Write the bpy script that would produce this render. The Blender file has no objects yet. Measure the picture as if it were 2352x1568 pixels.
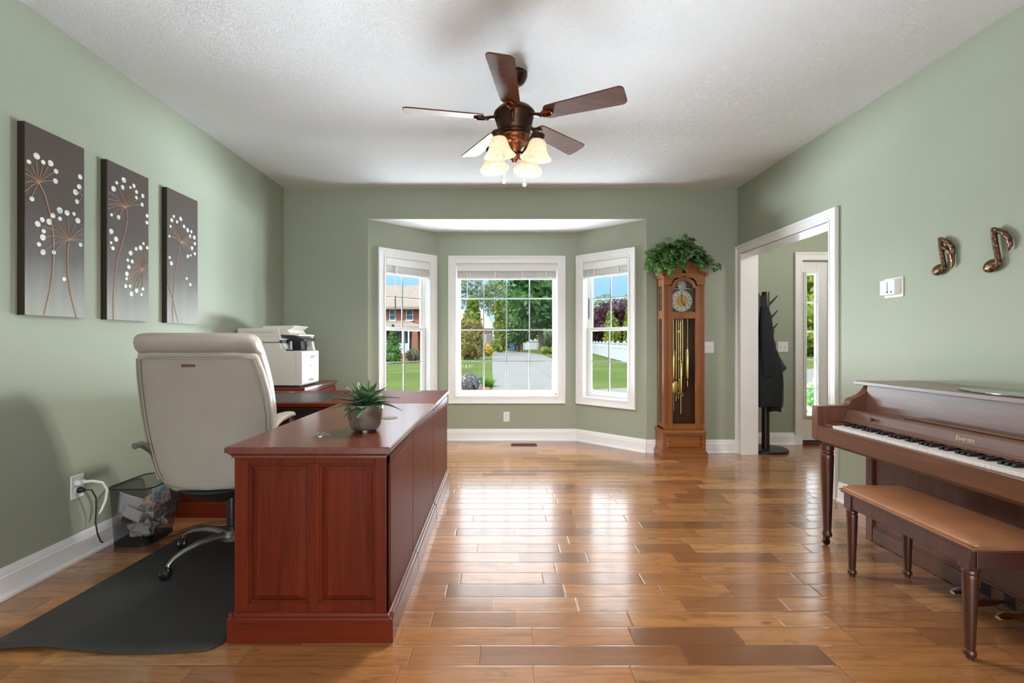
import bpy, bmesh, math, random
import numpy as np
from mathutils import Vector, Matrix

random.seed(7)
SC = bpy.context.scene
COL = SC.collection
PI = math.pi

# ------------------------------------------------------------------ camera
EYE = 1.16
FPX = 1100.0                      # focal length in pixels of the 2352 x 1568 frame
cam_d = bpy.data.cameras.new('camera')
cam = bpy.data.objects.new('camera', cam_d)
COL.objects.link(cam)
cam.location = (0, 0, EYE)
cam.rotation_euler = (PI / 2, 0, 0)
cam_d.sensor_width = 36.0
cam_d.lens = FPX / 2352 * 36
cam_d.shift_x = 29 / 2352
cam_d.clip_end = 500
cam_d.clip_start = 0.02
SC.camera = cam

# ------------------------------------------------------------------ colour management
vs = SC.view_settings
SC.display_settings.display_device = 'sRGB'
vs.view_transform = 'Standard'
vs.look = 'None'
vs.gamma = 1.0
vs.use_curve_mapping = False
vs.exposure = 0.27
cy = SC.cycles
cy.use_denoising = True
cy.max_bounces = 10
cy.diffuse_bounces = 5
cy.glossy_bounces = 4
cy.transmission_bounces = 6
cy.transparent_max_bounces = 12
cy.sample_clamp_indirect = 6.0
cy.caustics_reflective = False
cy.caustics_refractive = False

# ------------------------------------------------------------------ sky
def nd(nt, t, ins=None, **at):
    n = nt.nodes.new('ShaderNode' + t)
    for k, v in at.items():
        setattr(n, k, v)
    for k, v in (ins or {}).items():
        s = n.inputs[k]
        if isinstance(v, bpy.types.NodeSocket):
            nt.links.new(v, s)
        else:
            s.default_value = v
    return n

def mth(nt, op, a, b=None, c=None, clamp=False):
    n = nt.nodes.new('ShaderNodeMath'); n.operation = op; n.use_clamp = clamp
    for i, v in enumerate((a, b, c)):
        if v is None: continue
        if isinstance(v, bpy.types.NodeSocket): nt.links.new(v, n.inputs[i])
        else: n.inputs[i].default_value = v
    return n.outputs[0]

def rgb(c):
    return (c[0], c[1], c[2], 1.0)

def mixc(nt, fac, a, b, blend='MIX'):
    n = nt.nodes.new('ShaderNodeMix'); n.data_type = 'RGBA'; n.blend_type = blend
    for i, v in ((0, fac), (6, a), (7, b)):
        if isinstance(v, bpy.types.NodeSocket): nt.links.new(v, n.inputs[i])
        elif i == 0: n.inputs[0].default_value = v
        else: n.inputs[i].default_value = rgb(v)
    return n.outputs[2]

def ramp(nt, fac, stops, interp='LINEAR'):
    n = nt.nodes.new('ShaderNodeValToRGB')
    cr = n.color_ramp; cr.interpolation = interp
    while len(cr.elements) < len(stops): cr.elements.new(0.5)
    for e, (p, c) in zip(cr.elements, stops):
        e.position = p; e.color = rgb(c) if not isinstance(c, float) else (c, c, c, 1)
    nt.links.new(fac, n.inputs[0])
    return n.outputs[0]

SKY_LOW, SKY_HIGH = 1.0, 3.0
w = bpy.data.worlds.new('sky'); SC.world = w; w.use_nodes = True
nt = w.node_tree; nt.nodes.clear()
tc = nd(nt, 'TexCoord')
sp = nd(nt, 'SeparateXYZ', {0: tc.outputs['Generated']})
zc = sp.outputs[2]
col = ramp(nt, zc, [(0.0, (.70, .88, 1.0)), (0.10, (.36, .68, 1.0)), (0.17, (.55, .78, 1.0)), (0.26, (.92, .96, 1.0)), (1.0, (.86, .93, 1.0))])
strength = ramp(nt, zc, [(0.0, SKY_LOW / 6), (0.13, SKY_LOW / 6), (0.27, SKY_HIGH / 6), (1.0, SKY_HIGH / 6)])
bg = nd(nt, 'Background', {0: col, 1: mth(nt, 'MULTIPLY', strength, 6.0)})
nd(nt, 'OutputWorld', {0: bg.outputs[0]})

sun_d = bpy.data.lights.new('sun', 'SUN'); sun = bpy.data.objects.new('sun', sun_d); COL.objects.link(sun)
sun_d.energy = 6.0; sun_d.angle = 0.01; sun_d.color = (1.0, .95, .86)
sun.rotation_euler = Vector((0.55, 0.42, -0.72)).to_track_quat('-Z', 'Y').to_euler()

def area(name, loc, to, sx, sy, power, color=(1, 1, 1), portal=False):
    d = bpy.data.lights.new(name, 'AREA'); d.shape = 'RECTANGLE'; d.size = sx; d.size_y = sy
    d.energy = power; d.color = color
    if portal: d.cycles.is_portal = True
    o = bpy.data.objects.new(name, d); COL.objects.link(o); o.location = loc
    o.rotation_euler = (Vector(to) - Vector(loc)).to_track_quat('-Z', 'Y').to_euler()
    return o

# added area lights outside the bay, standing in for daylight
DAY_FILL = 220.0
area('day_fill_center', (0.09, 7.4, 4.4), (0.09, 4.2, 0.4), 3.0, 1.6, DAY_FILL, (.95, .98, 1))
area('day_fill_left', (-3.2, 6.9, 3.9), (0.9, 3.6, 0.5), 1.8, 1.6, DAY_FILL * .6, (.95, .98, 1))
area('day_fill_right', (3.3, 6.9, 3.9), (-0.8, 3.6, 0.5), 1.8, 1.6, DAY_FILL * .6, (.95, .98, 1))
# added light panel above the sightline, standing in for sky reflected in the floor
area('sky_fill', (0.2, 14.0, 6.2), (0.2, 4.0, 6.2), 14.0, 6.2, 300, (.97, .98, 1))
# upward area lights added at ground level, boosting bounce from drive and lawn
BOUNCE_FILL = 16500.0
area('ground_fill_center', (0.3, 10.6, -.21), (0.3, 9.9, 3), 5.0, 5.0, BOUNCE_FILL * 1.1, (.86, .93, 1))
area('ground_fill_left', (-5.6, 9.6, -.21), (-5.0, 9.0, 3), 4.4, 4.6, BOUNCE_FILL * .62, (.86, .93, 1))
area('ground_fill_right', (6.2, 9.6, -.21), (5.6, 9.0, 3), 4.4, 4.6, BOUNCE_FILL * .9, (.86, .93, 1))
area('ground_fill_near', (0.09, 6.35, -.21), (0.09, 6.15, 3), 3.2, .8, 380, (.86, .93, 1))
# unseen fill light added behind the viewer
area('rear_fill', (0.1, -3.25, 1.25), (0.1, 2.0, 1.25), 3.9, 2.1, 110, (.97, .99, 1))

# ------------------------------------------------------------------ mesh helpers
class MB:
    def __init__(self, M=None):
        self.v = []; self.f = []; self.M = M
    def add(self, vs_, fs):
        o = len(self.v)
        if self.M is not None:
            vs_ = [tuple(self.M @ Vector(p)) for p in vs_]
        self.v.extend(tuple(p) for p in vs_)
        self.f.extend(tuple(i + o for i in f) for f in fs)
        return self
    def box(self, x0, y0, z0, x1, y1, z1):
        if x0 > x1: x0, x1 = x1, x0
        if y0 > y1: y0, y1 = y1, y0
        if z0 > z1: z0, z1 = z1, z0
        return self.add([(x0, y0, z0), (x1, y0, z0), (x1, y1, z0), (x0, y1, z0), (x0, y0, z1), (x1, y0, z1), (x1, y1, z1), (x0, y1, z1)],
                 [(3, 2, 1, 0), (4, 5, 6, 7), (0, 1, 5, 4), (1, 2, 6, 5), (2, 3, 7, 6), (3, 0, 4, 7)])
    def cbox(self, c, s):
        return self.box(c[0] - s[0] / 2, c[1] - s[1] / 2, c[2] - s[2] / 2, c[0] + s[0] / 2, c[1] + s[1] / 2, c[2] + s[2] / 2)
    def prism(self, pts, a, b, axis='y'):
        def P(p, t):
            if axis == 'x': return (t, p[0], p[1])
            if axis == 'y': return (p[0], t, p[1])
            return (p[0], p[1], t)
        n = len(pts)
        vs_ = [P(p, a) for p in pts] + [P(p, b) for p in pts]
        fs = [tuple(range(n))[::-1], tuple(range(n, 2 * n))] + [(i, (i + 1) % n, n + (i + 1) % n, n + i) for i in range(n)]
        return self.add(vs_, fs)
    def loft(self, rings, cap=True, closed=False):
        n = len(rings[0]); vs_ = [p for r in rings for p in r]; fs = []
        m = len(rings)
        for k in range(m if closed else m - 1):
            a = k * n; b = ((k + 1) % m) * n
            for i in range(n):
                j = (i + 1) % n
                fs.append((a + i, a + j, b + j, b + i))
        if cap and not closed:
            fs.append(tuple(range(n))[::-1]); fs.append(tuple((m - 1) * n + i for i in range(n)))
        return self.add(vs_, fs)
    def lathe(self, prof, c=(0, 0, 0), n=24, axis='z', cap=True):
        rings = []
        for r, z in prof:
            ring = []
            for i in range(n):
                a = 2 * PI * i / n; x = r * math.cos(a); y = r * math.sin(a)
                if axis == 'z': p = (c[0] + x, c[1] + y, c[2] + z)
                elif axis == 'y': p = (c[0] + x, c[1] + z, c[2] + y)
                else: p = (c[0] + z, c[1] + x, c[2] + y)
                ring.append(p)
            rings.append(ring)
        return self.loft(rings, cap)
    def tube(self, pts, r, n=8, closed=False):
        pts = [Vector(p) for p in pts]; m = len(pts)
        rs = r if isinstance(r, (list, tuple)) else [r] * m
        rings = []; up = None
        for i in range(m):
            if closed: t = pts[(i + 1) % m] - pts[i - 1]
            else: t = pts[min(i + 1, m - 1)] - pts[max(i - 1, 0)]
            t.normalize()
            if up is None:
                up = Vector((0, 0, 1)) if abs(t.z) < .9 else Vector((1, 0, 0))
            up = (up - t * up.dot(t))
            if up.length < 1e-6: up = t.orthogonal()
            up.normalize(); s = t.cross(up)
            rings.append([tuple(pts[i] + (up * math.cos(2 * PI * k / n) + s * math.sin(2 * PI * k / n)) * rs[i]) for k in range(n)])
        return self.loft(rings, not closed, closed)
    def ball(self, c, r, nu=16, nv=10):
        rx, ry, rz = r if isinstance(r, (list, tuple)) else (r, r, r)
        rings = []
        for k in range(1, nv):
            t = PI * k / nv
            rings.append([(c[0] + rx * math.sin(t) * math.cos(2 * PI * i / nu), c[1] + ry * math.sin(t) * math.sin(2 * PI * i / nu), c[2] - rz * math.cos(t)) for i in range(nu)])
        return self.loft(rings)
    def grid(self, pts):            # pts[row][col]
        nr = len(pts); nc = len(pts[0])
        return self.add([p for r in pts for p in r], [(i * nc + j, i * nc + j + 1, (i + 1) * nc + j + 1, (i + 1) * nc + j) for i in range(nr - 1) for j in range(nc - 1)])
    def frustum(self, x0, z0, x1, z1, ya, ins, yb):       # raised field on a -Y face
        return self.add([(x0, ya, z0), (x1, ya, z0), (x1, ya, z1), (x0, ya, z1), (x0 + ins, yb, z0 + ins), (x1 - ins, yb, z0 + ins), (x1 - ins, yb, z1 - ins), (x0 + ins, yb, z1 - ins)],
                        [(0, 1, 5, 4), (1, 2, 6, 5), (2, 3, 7, 6), (3, 0, 4, 7), (4, 5, 6, 7), (3, 2, 1, 0)])

ORI = {}
def obj(name, mb, m=None, parent=None, bevel=0.0, smooth=True, seg=2, label=None, cat=None, group=None, kind=None, angle=35, recalc=True):
    me = bpy.data.meshes.new(name)
    V = np.array(mb.v, dtype=float)
    if parent is not None: org = Vector(ORI[parent.name])
    elif kind == 'structure': org = Vector((0, 0, 0))
    else:
        lo = V.min(0); hi = V.max(0); org = Vector(((lo[0] + hi[0]) / 2, (lo[1] + hi[1]) / 2, lo[2]))
    V = V - np.array(org)
    me.from_pydata([tuple(p) for p in V], [], mb.f)
    if recalc:
        bm = bmesh.new(); bm.from_mesh(me); bmesh.ops.recalc_face_normals(bm, faces=bm.faces); bm.to_mesh(me); bm.free()
    if smooth:
        me.polygons.foreach_set('use_smooth', [True] * len(me.polygons))
        me.set_sharp_from_angle(angle=math.radians(angle))
    me.update()
    o = bpy.data.objects.new(name, me); COL.objects.link(o)
    if m is not None: me.materials.append(m)
    if parent is not None: o.parent = parent
    else: o.location = org
    ORI[o.name] = tuple(org)
    if bevel:
        b = o.modifiers.new('bevel', 'BEVEL'); b.width = bevel; b.segments = seg; b.limit_method = 'ANGLE'; b.angle_limit = math.radians(40)
        b.harden_normals = False
    tag(o, label, cat, group, kind)
    return o
def tag(o, label=None, cat=None, group=None, kind=None):
    for k, v in (('label', label), ('category', cat), ('group', group), ('kind', kind)):
        if v: o[k] = v
    return o
def thing(name, label, cat, loc, group=None):
    o = bpy.data.objects.new(name, None); COL.objects.link(o); o.location = loc
    o.empty_display_size = .1
    ORI[o.name] = tuple(loc)
    return tag(o, label, cat, group)
def struct(name, mb, m, **k):
    return obj(name, mb, m, kind='structure', **k)

def frame(loc, xdir, ydir):       # local axes -> world (z up)
    x = Vector(xdir).normalized(); y = Vector(ydir).normalized(); z = Vector((0, 0, 1))
    M = Matrix.Identity(4)
    for i in range(3):
        M[i][0] = x[i]; M[i][1] = y[i]; M[i][2] = z[i]; M[i][3] = loc[i]
    return M

def text_mb(s, size, M, extrude=0.0005, align='CENTER'):
    cu = bpy.data.curves.new('lettering', 'FONT'); cu.body = s; cu.size = size; cu.extrude = extrude
    cu.align_x = align; cu.align_y = 'CENTER'; cu.resolution_u = 4
    o = bpy.data.objects.new('lettering', cu); COL.objects.link(o)
    dg = bpy.context.evaluated_depsgraph_get(); dg.update()
    ev = o.evaluated_get(dg); me = ev.to_mesh()
    vs_ = [tuple(M @ v.co) for v in me.vertices]; fs = [tuple(p.vertices) for p in me.polygons]
    ev.to_mesh_clear(); bpy.data.objects.remove(o); bpy.data.curves.remove(cu)
    return vs_, fs

# ------------------------------------------------------------------ materials
def new_mat(name):
    m = bpy.data.materials.new(name); m.use_nodes = True
    nt = m.node_tree; b = nt.nodes['Principled BSDF']
    return m, nt, b
def setb(nt, b, **k):
    names = dict(color='Base Color', rough='Roughness', metal='Metallic', spec='Specular IOR Level', coat='Coat Weight', crough='Coat Roughness', trans='Transmission Weight', ecol='Emission Color', estr='Emission Strength', sub='Subsurface Weight', sheen='Sheen Weight', normal='Normal', alpha='Alpha', ior='IOR')
    for kk, v in k.items():
        s = b.inputs[names[kk]]
        if isinstance(v, bpy.types.NodeSocket): nt.links.new(v, s)
        elif isinstance(v, (tuple, list)): s.default_value = rgb(v)
        else: s.default_value = v
def ocoord(nt, scale=(1, 1, 1), loc=(0, 0, 0)):
    t = nd(nt, 'TexCoord'); mp = nd(nt, 'Mapping', {0: t.outputs['Object'], 'Scale': scale, 'Location': loc})
    return mp.outputs[0]
def bump(nt, h, strength=.2, dist=.01, normal=None):
    k = {'Height': h, 'Strength': strength, 'Distance': dist}
    if normal: k['Normal'] = normal
    return nd(nt, 'Bump', k).outputs[0]
def plain(name, c, rough=.5, vary=.06, vscale=8, bmp=0, bscale=60, **k):
    m, nt, b = new_mat(name)
    n = nd(nt, 'TexNoise', {'Vector': ocoord(nt), 'Scale': vscale, 'Detail': 4.0})
    c2 = tuple(min(1, x * (1 + vary)) for x in c); c1 = tuple(x * (1 - vary) for x in c)
    setb(nt, b, color=ramp(nt, n.outputs[0], [(.3, c1), (.7, c2)]), rough=rough, **k)
    if bmp:
        n2 = nd(nt, 'TexNoise', {'Vector': ocoord(nt), 'Scale': bscale, 'Detail': 6.0})
        setb(nt, b, normal=bump(nt, n2.outputs[0], bmp, .004))
    return m
def wood(name, dark, light, axis='z', rough=.35, coat=.3, crough=.12, scale=1.0, pores=.5, spec=.5):
    m, nt, b = new_mat(name)
    s = {'x': (1.6, 24, 24), 'y': (24, 1.6, 24), 'z': (24, 24, 1.6)}[axis]
    v = ocoord(nt, tuple(q * scale for q in s))
    n = nd(nt, 'TexNoise', {'Vector': v, 'Scale': 1.0, 'Detail': 6.0, 'Roughness': .62, 'Distortion': 1.4})
    s2 = {'x': (.5, 3.5, 3.5), 'y': (3.5, .5, 3.5), 'z': (3.5, 3.5, .5)}[axis]
    n2 = nd(nt, 'TexNoise', {'Vector': ocoord(nt, tuple(q * scale for q in s2)), 'Scale': 1.0, 'Detail': 3.0, 'Distortion': .6})
    s3 = {'x': (6, 260, 260), 'y': (260, 6, 260), 'z': (260, 260, 6)}[axis]
    n3 = nd(nt, 'TexNoise', {'Vector': ocoord(nt, s3), 'Scale': 1.0, 'Detail': 2.0})
    f = mth(nt, 'ADD', mth(nt, 'MULTIPLY', n.outputs[0], .62), mth(nt, 'MULTIPLY', n2.outputs[0], .38))
    mid = tuple((a + c) / 2 for a, c in zip(dark, light))
    c = ramp(nt, f, [(.30, dark), (.5, mid), (.68, light)])
    c = mixc(nt, mth(nt, 'MULTIPLY', ramp(nt, n3.outputs[0], [(.55, 0.0), (.75, 1.0)]), pores), c, tuple(q * .55 for q in dark))
    setb(nt, b, color=c, rough=rough, coat=coat, crough=crough, spec=spec)
    setb(nt, b, normal=bump(nt, n3.outputs[0], .05, .002))
    return m

def paint_mat(name, c, bstr=.06):
    m, nt, b = new_mat(name)
    n = nd(nt, 'TexNoise', {'Vector': ocoord(nt), 'Scale': 1.2, 'Detail': 2.0})
    n2 = nd(nt, 'TexNoise', {'Vector': ocoord(nt), 'Scale': 260.0, 'Detail': 3.0})
    setb(nt, b, color=ramp(nt, n.outputs[0], [(.3, tuple(x * .98 for x in c)), (.7, tuple(x * 1.02 for x in c))]), rough=.62, spec=.35, normal=bump(nt, n2.outputs[0], bstr, .002))
    return m
SAGE = paint_mat('sage_green_paint', (.336, .370, .288))

def ceiling_mat():
    m, nt, b = new_mat('stomped_ceiling_texture')
    v = ocoord(nt)
    n = nd(nt, 'TexNoise', {'Vector': v, 'Scale': 21.0, 'Detail': 7.0, 'Roughness': .66, 'Distortion': 1.1})
    n2 = nd(nt, 'TexNoise', {'Vector': v, 'Scale': 55.0, 'Detail': 4.0, 'Distortion': .8})
    h = mth(nt, 'ADD', ramp(nt, n.outputs[0], [(.44, 0.0), (.5, .9), (.54, 1.0), (.6, .25)]), mth(nt, 'MULTIPLY', n2.outputs[0], .5))
    setb(nt, b, color=(.80, .815, .84), rough=.9, spec=.2, normal=bump(nt, h, .55, .008))
    return m
CEIL = ceiling_mat()
SMOOTH_WHITE = paint_mat('flat_white_paint', (.82, .82, .82), .03)
TRIM = plain('white_trim_paint', (.86, .86, .87), .32, .01)
PLASTIC_W = plain('white_plastic', (.80, .80, .79), .35, .01)
BLIND_W = plain('white_blind', (.82, .815, .80), .45, .02)

def floor_mat():
    m, nt, b = new_mat('oak_plank_floor')
    t = nd(nt, 'TexCoord'); sp = nd(nt, 'SeparateXYZ', {0: t.outputs['Object']})
    x, y = sp.outputs[0], sp.outputs[1]
    PW = .1144
    v = mth(nt, 'DIVIDE', mth(nt, 'SUBTRACT', y, 1.7155), PW)
    r = mth(nt, 'FLOOR', v); fy = mth(nt, 'FRACT', v)
    def wn(a, c):
        cb = nd(nt, 'CombineXYZ', {0: a, 1: c}); return nd(nt, 'TexWhiteNoise', {'Vector': cb.outputs[0]}, noise_dimensions='2D')
    rr = wn(r, 3.3).outputs[0]; rr2 = wn(r, 9.7).outputs[0]
    L = mth(nt, 'MULTIPLY_ADD', rr, .22, .36)
    u = mth(nt, 'ADD', mth(nt, 'DIVIDE', x, L), mth(nt, 'MULTIPLY', rr2, 13.0))
    i = mth(nt, 'FLOOR', u); f = mth(nt, 'FRACT', u)
    bb = mth(nt, 'MULTIPLY_ADD', mth(nt, 'SUBTRACT', wn(i, r).outputs[0], .5), .62, .5)
    idx = mth(nt, 'ADD', i, mth(nt, 'GREATER_THAN', f, bb))
    wid = wn(idx, mth(nt, 'ADD', r, 77.7)); rnd = wid.outputs[0]
    de = mth(nt, 'MULTIPLY', mth(nt, 'ABSOLUTE', mth(nt, 'SUBTRACT', f, bb)), L)
    dr = mth(nt, 'MULTIPLY', mth(nt, 'MINIMUM', fy, mth(nt, 'SUBTRACT', 1.0, fy)), PW)
    d = mth(nt, 'MINIMUM', de, dr)
    seam = nd(nt, 'MapRange', {0: d, 1: .0004, 2: .0016, 3: 1.0, 4: 0.0}).outputs[0]
    groove = nd(nt, 'MapRange', {0: d, 1: .0, 2: .006, 3: 0.0, 4: 1.0}).outputs[0]
    gv = nd(nt, 'CombineXYZ', {0: mth(nt, 'MULTIPLY_ADD', rnd, 37.0, mth(nt, 'MULTIPLY', x, 2.2)), 1: mth(nt, 'MULTIPLY', y, 26.0), 2: mth(nt, 'MULTIPLY', rnd, 19.0)})
    g = nd(nt, 'TexNoise', {'Vector': gv.outputs[0], 'Scale': 1.0, 'Detail': 7.0, 'Roughness': .62, 'Distortion': 1.1})
    gv2 = nd(nt, 'CombineXYZ', {0: mth(nt, 'MULTIPLY_ADD', rnd, 91.0, mth(nt, 'MULTIPLY', x, 3.0)), 1: mth(nt, 'MULTIPLY', y, 11.0), 2: mth(nt, 'MULTIPLY', rnd, 7.0)})
    g2 = nd(nt, 'TexNoise', {'Vector': gv2.outputs[0], 'Scale': 1.0, 'Detail': 4.0, 'Distortion': 2.2})
    base = ramp(nt, rnd, [(0.0, (.16, .064, .026)), (.12, (.245, .100, .038)), (.35, (.34, .146, .050)), (.6, (.40, .176, .058)), (.8, (.32, .144, .058)), (1.0, (.49, .245, .092))])
    c = mixc(nt, mth(nt, 'MULTIPLY', ramp(nt, g.outputs[0], [(.45, 0.0), (.70, 1.0)]), .62), base, (.17, .065, .024))
    c = mixc(nt, mth(nt, 'MULTIPLY', ramp(nt, g2.outputs[0], [(.54, 0.0), (.70, 1.0)]), .58), c, (.17, .070, .028))
    kv = nd(nt, 'CombineXYZ', {0: mth(nt, 'MULTIPLY_ADD', rnd, 5.0, mth(nt, 'MULTIPLY', x, 3.2)), 1: mth(nt, 'MULTIPLY', y, 9.0), 2: mth(nt, 'MULTIPLY', rnd, 3.0)})
    k = nd(nt, 'TexVoronoi', {'Vector': kv.outputs[0], 'Scale': 1.0})
    kn = ramp(nt, mth(nt, 'ADD', k.outputs['Distance'], mth(nt, 'MULTIPLY', mth(nt, 'SUBTRACT', g.outputs[0], .45), .42)), [(.02, 1.0), (.10, 0.0)])
    c = mixc(nt, mth(nt, 'MULTIPLY', kn, mth(nt, 'GREATER_THAN', wid.outputs['Color'] if False else wn(idx, mth(nt, 'ADD', r, 31.0)).outputs[0], .45)), c, (.06, .025, .012))
    c = mixc(nt, mth(nt, 'MULTIPLY', seam, .75), c, (.10, .042, .018))
    wob = nd(nt, 'TexNoise', {'Vector': ocoord(nt, (5, 9, 5)), 'Scale': 1.0, 'Detail': 3.0})
    n1 = bump(nt, mth(nt, 'ADD', groove, mth(nt, 'ADD', mth(nt, 'MULTIPLY', wob.outputs[0], .45), mth(nt, 'MULTIPLY', rnd, .0))), .26, .0020)
    rough = nd(nt, 'MapRange', {0: g2.outputs[0], 1: .3, 2: .7, 3: .17, 4: .27}).outputs[0]
    setb(nt, b, color=c, rough=rough, spec=.6, coat=.6, crough=.12, normal=n1)
    nt.links.new(n1, b.inputs['Coat Normal'])
    return m
FLOOR = floor_mat()

CHERRY = wood('cherry_wood', (.072, .0085, .0028), (.165, .0225, .0058), 'z', .42, .05, .2, spec=.16)
CHERRY_X = wood('cherry_wood_across', (.072, .0085, .0028), (.165, .0225, .0058), 'x', .42, .05, .2, spec=.16)
CHERRY_Y = wood('cherry_wood_along', (.075, .012, .006), (.16, .032, .013), 'y', .28, .45, .18)
WALNUT = wood('walnut_wood', (.068, .026, .012), (.160, .066, .031), 'y', .36, .25, .2)
WALNUT_Z = wood('walnut_wood_upright', (.080, .028, .015), (.185, .070, .037), 'z', .40, .2, .2)
WALNUT_S = wood('satin_walnut', (.070, .025, .014), (.155, .060, .033), 'y', .42, .9, .38, spec=.7)
WALNUT_D = wood('dark_walnut', (.032, .009, .005), (.085, .024, .011), 'z', .33, .35, .15)
OAK = wood('clock_oak', (.155, .044, .008), (.33, .112, .022), 'z', .40, .15, .2)
OAK_X = wood('clock_oak_across', (.155, .044, .008), (.33, .112, .022), 'x', .40, .15, .2)
OAK_D = wood('clock_oak_dark', (.055, .015, .006), (.12, .036, .012), 'z', .45, .1)
BLADE = wood('fan_blade_walnut', (.075, .024, .012), (.17, .058, .028), 'x', .55, .0, .3, spec=.18)
ESPRESSO = wood('espresso_wood', (.018, .006, .005), (.045, .014, .010), 'z', .38, .2)
BRONZE = plain('oil_rubbed_bronze', (.055, .028, .017), .32, .35, 20, metal=.85)
COPPER = plain('burnished_copper', (.24, .085, .04), .28, .3, 18, metal=.9)
BRASS = plain('polished_brass', (.72, .52, .20), .18, .05, metal=1.0)
CHROME = plain('brushed_nickel', (.55, .55, .54), .25, .05, metal=1.0)
ALU = plain('cast_aluminium', (.36, .35, .33), .38, .08, metal=.9)
BLACK = plain('black_plastic', (.012, .012, .013), .28, .1)
BLACK_M = plain('matte_black', (.014, .014, .015), .6, .1)
BLACKWIRE = plain('black_wire', (.01, .01, .01), .4, .05)
LEATHER = plain('cream_leather', (.36, .325, .28), .42, .05, 5, .12, 220)
LEATHER_TAN = plain('tan_leather', (.30, .130, .062), .36, .16, 5, .10, 160, coat=.2)
INSET = plain('black_leather_inset', (.030, .030, .032), .38, .1, 40, .08, 300)
RUBBER = plain('charcoal_mat_vinyl', (.026, .025, .025), .55, .12, 6, .2, 240)
IVORY = plain('white_key', (.80, .78, .77), .25, .01)
EBONY = plain('black_key', (.008, .008, .008), .25, .05)
PRINTER_W = plain('printer_white', (.66, .63, .58), .42, .01)
PRINTER_G = plain('printer_dark_grey', (.012, .013, .018), .35, .1)
GREY = plain('grey_plastic', (.20, .19, .18), .5, .05)
FABRIC_BLK = plain('black_coat_fabric', (.0045, .0055, .009), .8, .25, 12, .3, 120)

def glass_mat(name, tint=(.93, .95, .95), refl=.007):
    m = bpy.data.materials.new(name); m.use_nodes = True
    nt = m.node_tree; nt.nodes.clear()
    tr = nd(nt, 'BsdfTransparent', {0: rgb(tint)})
    gl = nd(nt, 'BsdfGlossy', {'Roughness': .02, 'Color': (1, 1, 1, 1)})
    lw = nd(nt, 'LayerWeight', {'Blend': .25})
    f = mth(nt, 'MULTIPLY', lw.outputs['Fresnel'], refl * 10, clamp=True)
    mx = nd(nt, 'MixShader', {0: f, 1: tr.outputs[0], 2: gl.outputs[0]})
    nd(nt, 'OutputMaterial', {0: mx.outputs[0]})
    return m
GLASS = glass_mat('window_glass')
MUNT = plain('grey_white_grille', (.27, .27, .265), .45, .02)
CLOCKGLASS = glass_mat('clock_glass', (.96, .96, .96), .04)

# ------------------------------------------------------------------ room shell
XL, XR, YB, H = -2.243, 2.478, 4.984, 2.755
BX0, BX1, BZ = -1.368, 1.531, 2.433          # bay opening
CX0, CX1, CY = -.738, .901, 5.600            # bay centre wall
YF = -3.2                                     # wall behind the viewer
HY0, HY1, HX1 = 2.3, 5.37, 4.75               # hall beyond the cased opening
DY0, DY1, DZ = 3.59, 4.89, 2.05               # cased opening

fl = MB()
fl.prism([(XL - .14, YF - .14), (HX1, YF - .14), (HX1, HY1 + .02), (XR + .02, HY1 + .02), (XR + .02, YB + .02), (BX1, YB + .01), (CX1 + .02, CY + .03), (CX0 - .02, CY + .03), (BX0, YB + .01), (XL - .14, YB + .01)], -.06, 0, 'z')
struct('floor', fl, FLOOR, smooth=False)
struct('ceiling', MB().box(XL - .14, YF - .14, H, HX1 + .14, HY1 + .14, H + .08), CEIL, smooth=False)
struct('ceiling_bay', MB().prism([(BX0 - .25, YB + .125), (BX1 + .25, YB + .125), (CX1 + .2, CY + .2), (CX0 - .2, CY + .2)], BZ, BZ + .08, 'z').box(BX0, YB + .001, BZ, BX1, YB + .13, BZ + .002), SMOOTH_WHITE, smooth=False)
struct('wall_left', MB().box(XL - .14, YF - .14, 0, XL, YB + .13, H), SAGE, smooth=False)
wr = MB().box(XR, YF - .14, 0, XR + .15, DY0, H).box(XR, DY0, DZ, XR + .15, DY1, H).box(XR, DY1, 0, XR + .15, HY1 + .12, H)
struct('wall_right', wr, SAGE, smooth=False)
wb = MB().box(XL, YB, 0, BX0, YB + .13, H).box(BX1, YB, 0, XR, YB + .13, H).box(BX0, YB, BZ + .002, BX1, YB + .13, H)
struct('wall_back', wb, SAGE, smooth=False)

S2 = math.sqrt(.5)
LW = math.hypot(CX0 - BX0, CY - YB)
dl = Vector((CX0 - BX0, CY - YB, 0)).normalized(); nl = Vector((-dl.y, dl.x, 0))
dr_ = Vector((BX1 - CX1, YB - CY, 0)).normalized(); nr = Vector((-dr_.y, dr_.x, 0))
F_L = frame((BX0, YB, 0), dl, nl)             # x runs from the room corner to the bay corner
F_C = frame((CX0, CY, 0), (1, 0, 0), (0, 1, 0))
F_R = frame((CX1, CY, 0), dr_, nr)            # x runs from the bay corner to the room corner
WZ0, WZ1, CW = .437, 2.158, .092
def bay_wall(name, F, L, a, b, ext0=0, ext1=0):
    ia, ib, iz0, iz1 = a + CW - .01, b - CW + .01, WZ0 + CW - .01, WZ1 - CW + .01
    m = MB(F)
    m.box(-ext0, 0, -.3, ia, .15, BZ + .05).box(ib, 0, -.3, L + ext1, .15, BZ + .05).box(ia, 0, -.3, ib, .15, iz0).box(ia, 0, iz1, ib, .15, BZ + .05)
    return struct(name, m, SAGE, smooth=False)
WCL = CX1 - CX0
wl_a, wl_b = .112, LW - .008
wc_a, wc_b = .142, .142 + 1.365
wr_a, wr_b = .008, LW - .118
bay_wall('wall_bay_left', F_L, LW, wl_a, wl_b)
bay_wall('wall_bay_center', F_C, WCL, wc_a, wc_b)
bay_wall('wall_bay_right', F_R, LW, wr_a, wr_b)

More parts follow.
